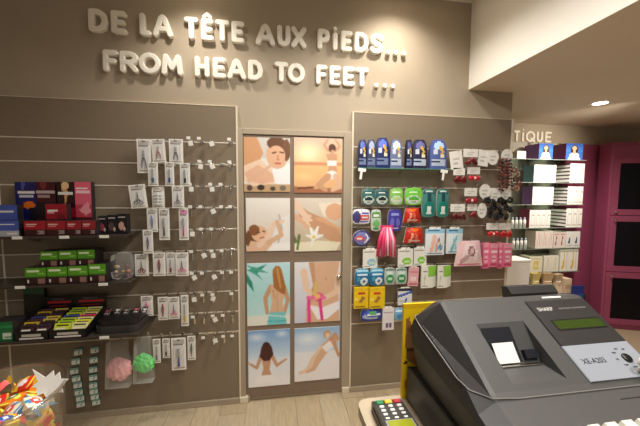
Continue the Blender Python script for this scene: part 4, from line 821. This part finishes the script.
acart(539, 143.5, 553, 158.5, 0, PORT, (130, 80, 150), 'violet box with a blue portrait front, left on the top alcove shelf', nu=14, nv=14, d=.2)
acart(566, 143.5, 583, 159, 0, PORT, (90, 24, 66), 'burgundy box with a blue portrait front, right on the top alcove shelf', nu=14, nv=14, d=.2)
acart(517, 151, 526, 159, 0, [('bg', (236, 230, 218)), ('r', .2, .4, .8, .6, (200, 190, 180))], (226, 220, 210), 'small cream carton at the left of the top alcove shelf', d=.1)
WC = [('bg', (242, 238, 230)), ('r', .3, .1, .36, .9, (216, 210, 200)), ('r', .55, .66, .9, .72, (190, 180, 172)), ('r', .1, .12, .9, .15, (206, 198, 190))]
acart(534, 165, 556, 182, 1, WC, (96, 138, 154), 'in the teal-sided white block on the second alcove shelf', n=4)
acart(532.5, 187, 553.5, 204, 2, WC, (126, 84, 146), 'in the violet-sided white block on the third alcove shelf', n=4)
acart(529.5, 210, 550.5, 227, 3, WC, (142, 40, 82), 'in the burgundy-sided white block on the fourth alcove shelf', n=4)
def astripe(x0, y0, x1, y1, si, label, d=.2):
    a, b, z0, z1 = rect(x0, y0, x1, y1, YF); z0 = ASH[si]+.0006; w = (b-a)/3; h = z1-z0
    me = pack_mb(w-.002, h, d, WC, 10, 12, (70, 30, 52)).mesh('carton', M_print)
    for i in range(3):
        o = bpy.data.objects.new('carton', me); C.objects.link(o); o.location = (a+w*(i+.5), YF+d/2, z0); tag(o, '%s carton from the left %s' % (ORD[i], label), 'carton', CT)
        if i == 0:
            for k in range(5): MB().box(-w/2-.0006, -w/2+.0012, -d/2+.002, d/2-.002, h*(.05+k*.19), h*(.17+k*.19), (236, 230, 222)).obj('side_stripe', M_print, o)
for si, xx in ((1, (570, 163.5, 584.5, 182)), (2, (567.5, 186.5, 583, 204)), (3, (566, 208.5, 582, 227))): astripe(*xx, si, 'in the stripe-sided white trio on the %s alcove shelf' % ORD[si])
def bottle(px, py, si, label, h, r=.016):
    z = ASH[si]+.0006; x = aY(px, py, YF+.03).x
    t = thing('bottle', label, 'bottle', (x, YF+.03, z), 'small white bottles in the alcove')
    MB().lathe([(.0005, 0), (r, 0), (r, h*.7), (r*.6, h*.78)], n=12).obj('bottle_body', M_paper, t); MB().lathe([(r*.62, h*.78), (r*.62, h), (.0005, h)], n=10).obj('cap', M_silver, t)
for i, px in enumerate((512.5, 516.5, 520.5, 524.5)): bottle(px, 220, 3, '%s small white bottle from the left on the fourth alcove shelf' % ORD[i], .12)
for i, px in enumerate((513.5, 517.5, 521.5, 525.5)): bottle(px, 240, 4, '%s small white bottle from the left on the fifth alcove shelf' % ORD[i], .12)
PKC = [('bg', (238, 224, 214)), ('l', [(.3, .1), (.5, .9)], .05, .06, (226, 180, 170)), ('r', .6, .2, .8, .8, (220, 196, 186)), ('r', .1, .8, .9, .86, (206, 180, 170))]
acart(535.5, 231, 553, 248, 4, PKC, (226, 206, 194), 'in the pinkish group on the fifth alcove shelf', n=3)
acart(553.5, 232.5, 565.5, 248, 4, [('bg', (232, 216, 208)), ('l', [(.4, .2), (.5, .7)], .1, .06, (150, 70, 66)), ('r', .1, .82, .9, .9, (200, 150, 140))], (222, 206, 196), 'with reddish print on the fifth alcove shelf', n=2)
acart(566, 231.5, 580, 248, 4, [('bg', (232, 228, 222)), ('l', [(.45, .3), (.55, .6)], .14, .08, (60, 80, 120)), ('r', .1, .1, .9, .16, (190, 184, 180))], (222, 214, 206), 'with dark blue print on the fifth alcove shelf', n=2)
YC = [('bg', (240, 232, 206)), ('r', .28, .16, .72, .72, (226, 206, 120)), ('r', .1, .84, .9, .9, (206, 196, 160)), ('r', .36, .3, .64, .5, (240, 228, 170))]
acart(529.5, 257, 542.5, 271.5, 5, YC, (230, 222, 200), 'cream carton with yellow square, left on the sixth alcove shelf')
acart(543.5, 256, 558.5, 271.5, 5, [('bg', (240, 234, 220)), ('l', [(.3, .1), (.6, .9)], .05, .05, (226, 214, 160)), ('r', .6, .1, .66, .9, (220, 210, 190))], (230, 224, 208), 'in the cream pair on the sixth alcove shelf', n=2)
acart(560, 249.5, 578, 271.5, 5, [('bg', (240, 236, 226)), ('l', [(.3, .1), (.45, .5), (.4, .9)], .12, .05, (226, 190, 60)), ('r', .7, .1, .76, .9, (214, 206, 196))], (232, 226, 214), 'with yellow swirl on the sixth alcove shelf', n=2)
# beige gift bags on a low plinth under the last shelf
zt = .50; px0, px1 = aY(527, 300, .6).x, aY(584, 300, .6).x
bs = thing('base_cabinet', 'dark low cabinet under the alcove shelves behind the register', 'cabinet', ((px0+px1)/2, .78, 0)); MB().box((px0-px1)/2, (px1-px0)/2, -.2, .14, 0, zt, b=.003).obj('cabinet_body', M_dark, bs); MB().box((px0-px1)/2+.02, (px1-px0)/2-.02, -.204, -.2, .05, zt-.05).obj('cabinet_door', M_dglass, bs)
def gbag(x0, y0, x1, y1, Y, col, label, rot):
    a, b, z0, z1 = rect(x0, y0, x1, y1, Y); z0 = zt+.001; w, h = b-a, z1-z0
    t = thing('gift_bag', label, 'bag', ((a+b)/2, Y, z0), 'beige gift bags in the alcove', rot); vs = [(-w*.5, -.04, 0), (w*.5, -.04, 0), (w*.5, .04, 0), (-w*.5, .04, 0), (-w*.42, -.012, h*.62), (w*.42, -.012, h*.62), (w*.42, .012, h*.62), (-w*.42, .012, h*.62), (-w*.55, -.03, h), (w*.55, -.03, h), (w*.55, .03, h), (-w*.55, .03, h)]
    MB().add(vs, [(3, 2, 1, 0)]+[(l*4+k, l*4+(k+1) % 4, l*4+4+(k+1) % 4, l*4+4+k) for l in (0, 1) for k in range(4)], col).obj('paper_bag', M_matte, t)
    MB().torus((0, 0, h*.62), .035, .005, 'z', 12, 5, (236, 226, 206)).obj('ribbon', M_matte, t)
gbag(530.5, 273, 539, 290, .66, (226, 206, 130), 'yellowish beige gift bag, leftmost under the last alcove shelf', .1)
gbag(542.5, 273, 551, 290, .64, (206, 176, 136), 'tan gift bag in the middle under the last alcove shelf', -.15)
gbag(553, 274, 561, 290, .66, (214, 190, 160), 'pinkish beige gift bag, rightmost under the last alcove shelf', .2)
sbox(565, 279, 572, 284, .62, .1, [('bg', (226, 200, 170)), ('r', .1, .3, .9, .6, (206, 170, 140))], 'small beige roll box beside the gift bags', snap=zt, side=(220, 196, 166))
sbox(572.5, 286, 584, 302, .55, .02, [('bg', (30, 54, 130)), ('r', .1, .3, .9, .5, (50, 80, 160))], 'flat royal blue box leaning at the low dark cabinet', snap=None, side=(26, 46, 110))
# white block at the wall end
wb = thing('white_cabinet', 'white low cabinet end beside the pink boxes at the wall corner', 'cabinet', (2.15, .07, 0))
MB().box(-.115, .115, -.07, .1, 0, 1.05, b=.004).obj('cabinet_body', M_white, wb); MB().box(-.12, .12, -.075, .105, 1.051, 1.07, b=.003).obj('cabinet_top', M_white, wb)
# purple cabinet, turned towards the shop
p0 = aY(607.5, 210, .72); CZ = aY(607.5, 143.8, .72).z; rot = -.34
pc = thing('purple_cabinet', 'tall purple cabinet with dark glass doors at the right edge', 'cabinet', (p0.x, .72, 0), None, rot); CW = .62
MB().box(0, CW, .02, .2, 0, CZ).obj('cabinet_body', M_purple, pc)
MB().box(-.01, CW+.01, -.012, .2, CZ, CZ+.02, b=.003).obj('cornice', M_purple, pc)
def pz(px, py):   # height on the cabinet front near its left side
    return aY(px, py, .68).z
def pdoor(z0, z1, kx, kz, label):
    d = MB(); x0, x1 = .035, CW-.05; fw = .07
    d.box(x0, x0+fw, 0, .02, z0, z1, b=.002).box(x1-fw, x1, 0, .02, z0, z1, b=.002).box(x0+fw, x1-fw, 0, .02, z1-fw, z1, b=.002).box(x0+fw, x1-fw, 0, .02, z0, z0+fw, b=.002)
    o = d.obj('cabinet_door', M_purple, pc); MB().box(x0+fw, x1-fw, .008, .014, z0+fw, z1-fw).obj('glass_pane', M_dglass, o)
    MB().lathe([(.0005, -.03), (.012, -.03), (.014, -.022), (.006, -.01), (.006, 0)], (kx, 0, kz), 'y', 12).obj('knob', M_chrome, o)
za, zb, zc, zd = pz(612, 157), pz(612, 215.5), pz(612, 272), pz(612, 345)
pdoor(zb+.004, za, .075, zb+.045, ''); pdoor(zc+.004, zb-.004, .075, zb-.06, ''); pdoor(max(.06, zd), zc-.004, .075, zc-.05, '')
for x0, x1 in ((0, .03), (CW-.045, CW)): MB().box(x0, x1, -.004, .02, 0, CZ, b=.003).obj('pilaster', M_purple, pc)

# ================================================================== foreground: counter, register, terminal, candy tub
def text_obj(txt, size, mt, parent, mw, name='lettering'):
    cu = bpy.data.curves.new('lettering', 'FONT'); cu.body = txt; cu.size = size; cu.extrude = .0002; cu.align_x = 'LEFT'; cu.resolution_u = 3
    tmp = bpy.data.objects.new('tmp_text', cu); C.objects.link(tmp); bpy.context.view_layer.update()
    me = bpy.data.meshes.new_from_object(tmp.evaluated_get(bpy.context.evaluated_depsgraph_get())); bpy.data.objects.remove(tmp)
    me.materials.clear(); me.materials.append(mt); o = bpy.data.objects.new(name, me); C.objects.link(o); o.parent = parent; o.matrix_local = mw; return o
CTZ = 1.05
co = thing('sales_counter', 'beige topped sales counter carrying the cash register', 'counter', (1.2, -1.8, 0))
def cpt(mb, name, mt, par=None, root=co):
    mb.v = [tuple(Vector(v)-root.location) for v in mb.v]; return mb.obj(name, mt, par or root)
cr_ = .03; out = [(2.3, -1.508), (.236+cr_, -1.508)]+[(.236+cr_-cr_*math.sin(a), -1.508-cr_+cr_*math.cos(a)) for a in (.4, .8, 1.2, 1.57)]+[(.236, -2.2), (2.3, -2.2)]
cpt(MB().poly(out, CTZ-.03, CTZ, plane='xy'), 'counter_top', M_counter)
out2 = [(2.3, -1.53), (.255+cr_, -1.53)]+[(.255+cr_-cr_*math.sin(a), -1.53-cr_+cr_*math.cos(a)) for a in (.4, .8, 1.2, 1.57)]+[(.255, -2.2), (2.3, -2.2)]
cpt(MB().poly(out2, .08, CTZ-.031, plane='xy'), 'counter_body', M_cfront); cpt(MB().box(.3, 2.28, -2.18, -1.57, 0, .08), 'plinth', M_dark)

# ---- cash register
RX0, RX1, DZ = .382, .875, 1.156
rg = thing('cash_register', 'grey electronic cash register with green display in the foreground', 'cash register', ((RX0+RX1)/2, -1.78, CTZ))
def rp(mb, name, mt, par=None):
    mb.v = [tuple(Vector(v)-rg.location) for v in mb.v]; return mb.obj(name, mt, par or rg)
Tz = lambda y: 1.375+.625*(y+1.6)
for x in (RX0+.04, RX1-.04):
    for y in (-1.57, -2.02): rp(MB().lathe([(.012, 0), (.012, .006), (.0005, .006)], (x, y, CTZ), n=10), 'foot', M_black)
dw = rp(MB().box(RX0, RX1, -2.06, -1.53, CTZ+.006, DZ-.003, b=.004), 'cash_drawer', M_dark)
rp(MB().box(RX0+.012, RX1-.012, -2.066, -2.06, CTZ+.016, DZ-.014, b=.002), 'drawer_front', M_black, dw)
XA, XB = .442, .852
inner = [(-1.57, DZ), (-1.56, 1.27), (-1.553, 1.325), (-1.573, 1.362), (-1.605, Tz(-1.605)), (-1.800, Tz(-1.8)), (-1.815, 1.243), (-2.06, 1.175), (-2.065, DZ)]
outer = [(-1.57, DZ), (-1.56, 1.25), (-1.553, 1.295), (-1.563, 1.316), (-1.595, 1.310), (-1.787, 1.262), (-1.83, 1.233), (-2.06, 1.17), (-2.065, DZ)]
b = MB(); n = len(inner)
outer_lo = [(-1.57, DZ), (-1.56, 1.24), (-1.553, 1.285), (-1.563, 1.305), (-1.595, 1.298), (-1.785, 1.250), (-1.83, 1.220), (-2.06, 1.165), (-2.065, DZ)]
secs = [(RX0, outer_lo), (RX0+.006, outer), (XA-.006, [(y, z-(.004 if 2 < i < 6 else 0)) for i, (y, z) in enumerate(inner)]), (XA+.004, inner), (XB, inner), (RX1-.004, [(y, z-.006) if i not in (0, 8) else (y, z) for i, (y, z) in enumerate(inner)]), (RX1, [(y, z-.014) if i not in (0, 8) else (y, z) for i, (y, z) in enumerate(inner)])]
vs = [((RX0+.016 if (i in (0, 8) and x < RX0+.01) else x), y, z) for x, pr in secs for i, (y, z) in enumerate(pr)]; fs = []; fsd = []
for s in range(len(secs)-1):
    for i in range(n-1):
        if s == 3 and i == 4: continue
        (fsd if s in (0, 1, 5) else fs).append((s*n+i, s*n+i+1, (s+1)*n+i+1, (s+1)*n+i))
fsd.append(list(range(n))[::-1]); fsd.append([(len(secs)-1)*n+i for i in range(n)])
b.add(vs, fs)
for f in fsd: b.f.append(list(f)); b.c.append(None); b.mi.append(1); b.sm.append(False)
# sloping top with the printer bay cut out
BX0, BX1, BY0, BY1 = .497, .63, -1.789, -1.666
xs, ys = [XA+.004, BX0, BX1, XB], [-1.800, BY0, BY1, -1.605]
gv = [(x, y, Tz(y)) for y in ys for x in xs]; gf = [(j*4+i, j*4+i+1, j*4+i+5, j*4+i+4) for j in range(3) for i in range(3) if not (i == 1 and j == 1)]
b.add(gv, gf)
WY, WZ = -1.722, 1.256     # bottom of the printer wall
b.add([(BX0, BY0, Tz(BY0)), (BX1, BY0, Tz(BY0)), (BX1, WY, WZ), (BX0, WY, WZ), (BX1, BY1, Tz(BY1)), (BX0, BY1, Tz(BY1))], [(0, 1, 2, 3), (3, 2, 4, 5), (1, 4, 2), (0, 3, 5)])
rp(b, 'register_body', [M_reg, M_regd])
# rim line between top cover and lower case
rim = [(XA-.02, -1.556, 1.328), (RX0+.004, -1.563, 1.316), (RX0, -1.60, 1.307), (RX0, -1.70, 1.284), (RX0, -1.765, 1.2675), (RX0+.01, -1.795, 1.2585), (RX0+.05, -1.812, 1.248), (XA+.05, -1.8145, 1.2445), (XB, -1.8145, 1.2445), (RX1-.004, -1.812, 1.24)]
rp(MB().tube(rim, .0016, 6), 'cover_seam', mat('seam_light_grey', (120, 117, 112), .35))
# printer slot, paper, tear bar
def wallp(u, v, off=0):   # u along x 0..1 in bay, v up the printer wall
    y = WY+(BY1-WY)*v; z = WZ+(Tz(BY1)-WZ)*v; nrm = Vector((0, -(Tz(BY1)-WZ), (BY1-WY))).normalized(); return Vector((BX0+(BX1-BX0)*u, y, z))+nrm*off
def wquad(u0, v0, u1, v1, off, th):
    m_ = MB(); P = [wallp(u0, v0, off), wallp(u1, v0, off), wallp(u1, v1, off), wallp(u0, v1, off)]; Q = [wallp(u0, v0, off-th), wallp(u1, v0, off-th), wallp(u1, v1, off-th), wallp(u0, v1, off-th)]
    return m_.add(P+Q, [(0, 1, 2, 3), (7, 6, 5, 4), (0, 4, 5, 1), (1, 5, 6, 2), (2, 6, 7, 3), (3, 7, 4, 0)])
rp(wquad(.06, .05, .66, .88, .0012, .001), 'printer_slot', mat('slot_black_plastic', (30, 31, 38), .35))
rp(wquad(.70, .10, .97, .30, .012, .011), 'slot_guide', mat('slot_black_plastic'))
rp(wquad(.14, .03, .56, .50, .008, .0008), 'receipt_paper', M_paper)
rp(MB().box(BX0+.006, BX1-.004, WY-.012, WY-.006, WZ+.001, WZ+.004, b=.0008), 'tear_bar', M_alu)
# display and silver switch panel on the sloping top
nT = Vector((0, -.625, 1)).normalized(); sT = Vector((0, 1, .625)).normalized()
def tquad(x0, y0, x1, y1, off, th, bev=0):
    P = [Vector((x, y, Tz(y)))+nT*off for x, y in ((x0, y0), (x1, y0), (x1, y1), (x0, y1))]; Q = [p-nT*th for p in P]; c_ = sum(P, Vector())/4; B = [p+(p-c_).normalized()*bev-nT*bev for p in P] if bev else P
    m_ = MB()
    if bev: return m_.add(P+B+Q, [(0, 1, 2, 3)]+[(i, i+4, (i+1) % 4+4, (i+1) % 4) for i in range(4)]+[(i+4, i+8, (i+1) % 4+8, (i+1) % 4+4) for i in range(4)])
    return m_.add(P+Q, [(0, 1, 2, 3), (7, 6, 5, 4)]+[(i, i+4, (i+1) % 4+4, (i+1) % 4) for i in range(4)])
dp = rp(tquad(.678, -1.729, .86, -1.62, .004, .004, .002), 'display_panel', M_regd)
rp(tquad(.706, -1.694, .846, -1.674, .0052, .001), 'lcd_window', M_lcd, dp)
rp(tquad(.703, -1.697, .849, -1.671, .0046, .001), 'lcd_frame', M_black, dp)
sp_ = rp(tquad(.678, -1.799, .86, -1.730, .004, .004, .002), 'switch_panel', M_silver)
tm = lambda x, y, off: Matrix(((1, 0, 0, x-rg.location.x), (0, sT.y, nT.y, y-rg.location.y+nT.y*off), (0, sT.z, nT.z, Tz(y)-rg.location.z+nT.z*off), (0, 0, 0, 1)))
M_tw = mat('white_lettering', (216, 214, 210), .5); M_tb = mat('dark_lettering', (44, 46, 54), .5)
text_obj('SHARP', .0155, M_tw, dp, tm(.692, -1.648, .0045)); text_obj('ELECTRONIC CASH REGISTER', .0062, mat('grey_lettering', (150, 148, 144), .5), dp, tm(.757, -1.646, .0045))
text_obj('XE-A203', .017, M_tb, sp_, tm(.695, -1.768, .0045))
rp(tquad(.74, -1.612, .80, -1.608, .001, .001), 'top_white_strip', M_tag)  # thin white strip near the upper edge of the slope
kc = Vector((.816, -1.764, Tz(-1.764)))
def ring_on_top(prof, c_, n_=18):
    m_ = MB(); m_.lathe(prof, (0, 0, 0), n=n_); R = Matrix(((1, 0, 0), (0, sT.y, nT.y), (0, sT.z, nT.z))); m_.v = [tuple(R @ Vector(v)+c_) for v in m_.v]; return m_
rp(ring_on_top([(.0005, .008), (.0095, .008), (.011, .006), (.011, .003)], kc), 'mode_lock', M_black, sp_)
for i in range(7):
    a = math.radians(60+i*42); p = kc+Vector((math.cos(a)*.026, 0, 0))+sT*math.sin(a)*.022; text_obj(('OFF', 'REG', 'MGR', 'X/Z', 'PGM', 'VOID', 'OP')[i], .005, M_tb, sp_, tm(p.x-.005, p.y, .0045))
kf = Vector((.815, -1.793, Tz(-1.793)+.006)); k_ = MB(); k_.tube([kf, kf+Vector((-.01, -.012, .022))], .004, 8); k_.torus(tuple(kf+Vector((-.014, -.016, .032))), .011, .0035, 'y', 14, 6); rp(k_, 'mode_key', mat('cream_plastic', (226, 214, 186), .4))
# keyboard deck details
dz = lambda y: 1.243+(y+1.815)*(.068/.245)
rp(MB().box(.705, .86, -1.838, -1.8365, dz(-1.837)-.001, dz(-1.837)+.0006), 'deck_slot', M_black)
kcol = [mat('key_blue_grey', (150, 158, 190), .4), mat('key_cream', (222, 216, 202), .4), mat('key_grey', (176, 174, 170), .4)]
for r in range(5):
    for c_ in range(9):
        x = .492+c_*.037; y = -1.906-r*.031; mt = kcol[0] if c_ < 2 else (kcol[1] if c_ < 7 else kcol[2]); z = dz(y)-.002
        m_ = MB(); x1, y1 = x+.031, y+.026; m_.add([(x, y, z), (x1, y, z), (x1, y1, z+.007), (x, y1, z+.007), (x+.004, y+.004, z+.013), (x1-.004, y+.004, z+.013), (x1-.004, y1-.003, z+.018), (x+.004, y1-.003, z+.018)], [(4, 5, 6, 7), (0, 1, 5, 4), (1, 2, 6, 5), (2, 3, 7, 6), (3, 0, 4, 7), (3, 2, 1, 0)])
        rp(m_, 'key', mt)
# customer display behind
cdm = MB(); cdm.poly([(-1.545, 1.33), (-1.515, 1.335), (-1.505, 1.372), (-1.53, 1.376), (-1.548, 1.36)], .70, .86, plane='yz'); rp(cdm, 'customer_display', M_regd)
rp(MB().box(.74, .80, -1.55, -1.53, 1.31, 1.345), 'display_neck', M_regd)

# ---- yellow display card
Yc = -1.519; a0, b0, z0, z1 = rect(402, 303, 437, 396, Yc)
yc = thing('display_card', 'yellow cardboard display with brown picture standing behind the cash register', 'display card', ((a0+b0)/2, Yc, CTZ+.0005))
yw = b0-a0; yart = [('bg', (240, 200, 24)), ('r', .0, .955, 1, 1, (226, 180, 20)), ('p', [(.06, .84), (.16, .86), (.42, .6), (.42, .34), (.3, .36), (.1, .42)], (150, 100, 60)), ('p', [(.08, .74), (.3, .66), (.38, .5), (.12, .5)], (176, 128, 84)), ('r', .1, .5, .34, .53, (90, 56, 34)), ('r', .08, .1, .14, .2, (190, 140, 20)), ('e', .1, .38, .05, .02, (60, 44, 40)), ('r', .45, .6, .9, .8, (206, 150, 30))]
pack_mb(yw, z1-CTZ, .009, yart, 28, 60, (236, 196, 24)).obj('printed_card', M_print, yc, (0, .0, 0))
MB().poly([(.0045, 0), (.0045, .12), (.007, .12), (.007, 0)], -yw*.3, -yw*.3+.01, plane='yz').obj('card_stiffener', mat('brown_card', (160, 120, 80), .8), yc)

# ---- card terminal
TZ_ = 1.085; fl_, nl_, fr_ = aZ(371.5, 398.5, TZ_), aZ(384, 426, TZ_), aZ(399, 395.5, TZ_)
ang = math.atan2((fl_-nl_).x, (fl_-nl_).y); TW, TL = .082, .17
ct = thing('card_terminal', 'dark card payment terminal with green yellow and red keys beside the register', 'card terminal', (0, 0, 0)); ct.rotation_euler = (0, 0, -ang)
ctc = fl_+Vector((math.cos(-ang)*TW/2, math.sin(-ang)*TW/2, 0))+(nl_-fl_).normalized()*TL/2; ct.location = (ctc.x, ctc.y, CTZ+.0005); tz = TZ_-CTZ
MB().poly([(-TL/2, 0), (-TL/2, tz+.006), (-TL/2+.05, tz+.006), (TL/2-.02, tz), (TL/2-.004, tz-.006), (TL/2, tz-.014), (TL/2, 0)], -TW/2, TW/2, plane='yz').obj('terminal_body', M_dark, ct)
MB().box(-TW/2-.002, TW/2+.002, -TL/2+.01, TL/2-.012, .008, tz-.012, b=.004).obj('terminal_shell', M_black, ct)
tk = lambda x, y, w_, l_, mt, nm: MB().box(x-w_/2, x+w_/2, y-l_/2, y+l_/2, tz-.002, tz+.0045, b=.002).obj(nm, mt, ct)
for i, (c_, nm) in enumerate((((28, 130, 76), 'green_key'), ((214, 188, 50), 'yellow_key'), ((186, 36, 44), 'red_key'))): tk((i-1)*.0245, TL/2-.021, .021, .013, mat('terminal_'+nm, c_, .4), nm)
for r in range(4):
    for c_ in range(3): tk((c_-1)*.0245, TL/2-.038-r*.0145, .013, .0085, mat('terminal_white_key', (226, 226, 220), .4), 'number_key')
MB().box(-TW*.44, TW*.44, -TL/2+.028, -TL/2+.078, tz+.001, tz+.0075, b=.001).obj('screen_frame', mat('terminal_frame', (150, 150, 144), .35), ct)
MB().box(-TW*.38, TW*.38, -TL/2+.032, -TL/2+.074, tz+.0075, tz+.0085).obj('screen', mat('terminal_lcd', (150, 156, 30), .25), ct)

# ---- candy tub on the left side counter
LCZ = 1.10; RZ = 1.25; tc_ = aZ(-11, 398, RZ); TR = .118; lc = thing('pedestal_stand', 'round pedestal stand under the clear candy tub', 'stand', (tc_.x, tc_.y, 0))
MB().lathe([(.0005, LCZ-.02), (.1, LCZ-.02), (.1, LCZ), (.0005, LCZ)], n=28).obj('stand_top', M_counter, lc); MB().lathe([(.03, .02), (.03, LCZ-.02)], n=16).obj('stand_pole', M_alu, lc); MB().lathe([(.0005, 0), (.16, 0), (.16, .012), (.03, .02)], n=28).obj('stand_foot', M_alu, lc)
tb = thing('candy_tub', 'clear plastic tub filled with colourful wrapped sweets at lower left', 'tub', (tc_.x, tc_.y, LCZ+.0005)); H = RZ-LCZ
MB().lathe([(.0005, 0), (TR*.9, 0), (TR*.94, .006), (TR, H), (TR-.003, H), (TR*.94-.003, .009), (.0005, .004)], n=40).obj('tub_wall', M_tub, tb)
MB().torus((0, 0, H), TR, .0035, 'z', 40, 8).obj('rim', clearmat('tub_rim_plastic', (235, 232, 226), .3, .1), tb)
def candy_me(k):
    base, c1, c2 = (((236, 196, 30), (206, 40, 40), (40, 90, 170)), ((214, 50, 40), (240, 210, 60), (240, 236, 226)), ((120, 176, 50), (236, 200, 40), (210, 60, 50)), ((240, 130, 30), (230, 226, 90), (60, 130, 70)), ((236, 226, 200), (70, 140, 190), (220, 60, 60)))[k]
    art = [('bg', base), ('p', [(.1, 0), (.4, 0), (.7, 1), (.4, 1)], c1), ('e', .5, .5, .24, .3, c2), ('e', .5, .5, .13, .17, (244, 240, 230)), ('r', .0, .0, .1, 1, c1), ('r', .9, 0, 1, 1, c1)]
    m_ = pack_mb(.043, .032, .012, art, 12, 8, base, .005, 'round')
    for s in (-1, 1): m_.add([(s*.019, -.003, .012), (s*.019, -.003, .018), (s*.031, -.008, .027), (s*.033, .002, .015), (s*.031, .008, .003), (s*.019, .003, .012)], [(0, 1, 2), (0, 2, 3), (0, 3, 4), (0, 4, 5), (1, 5, 3)], c1)
    m_.v = [(x, y, z-.015) for x, y, z in m_.v]
    return m_.mesh('wrapped_sweet', M_print)
cm = [candy_me(k) for k in range(5)]; rr = random.Random(21); q = 0; CN = ('yellow', 'red', 'lime green', 'orange', 'cream')
for L in range(4):
    for (R_, n_) in ((.0, 1), (.04, 5), (.074, 9)):
        for i in range(n_):
            a = 2*math.pi*i/n_+L*.7+R_*10; k = rr.randrange(5); o = bpy.data.objects.new('wrapped_sweet', cm[k]); C.objects.link(o); q += 1
            o.location = (tc_.x+R_*math.cos(a), tc_.y+R_*math.sin(a), LCZ+.026+L*.03+rr.uniform(-.002, .002)+(.010 if R_ > .07 else 0)); o.rotation_euler = (-1.2+rr.uniform(-.5, .5), rr.uniform(-.4, .4), rr.uniform(0, 6.28))
            tag(o, '%s wrapped sweet in the clear tub at lower left' % CN[k], 'sweet', 'wrapped sweets in the tub, %s' % CN[k])
Ys = tc_.y+.015; star = [(20, 376), (35.6, 383), (42.6, 376.5), (45, 382), (49.5, 377.8), (52.5, 384), (61, 384), (55, 390), (58, 396), (50, 396), (44, 403), (38, 397), (28, 401), (30, 393), (24, 391), (29, 387)]
pts = [aY(x, y, Ys) for x, y in star]; sb = MB().poly([(p.x, p.z) for p in pts], Ys, Ys+.0015); sb.box(pts[10].x-.003, pts[10].x+.003, Ys, Ys+.0015, LCZ+.09, pts[10].z+.02)
so = one(sb, 'star_tag', M_tag, 'white star shaped price card stuck among the sweets', 'price card')
so.rotation_euler = (-.35, 0, 0)
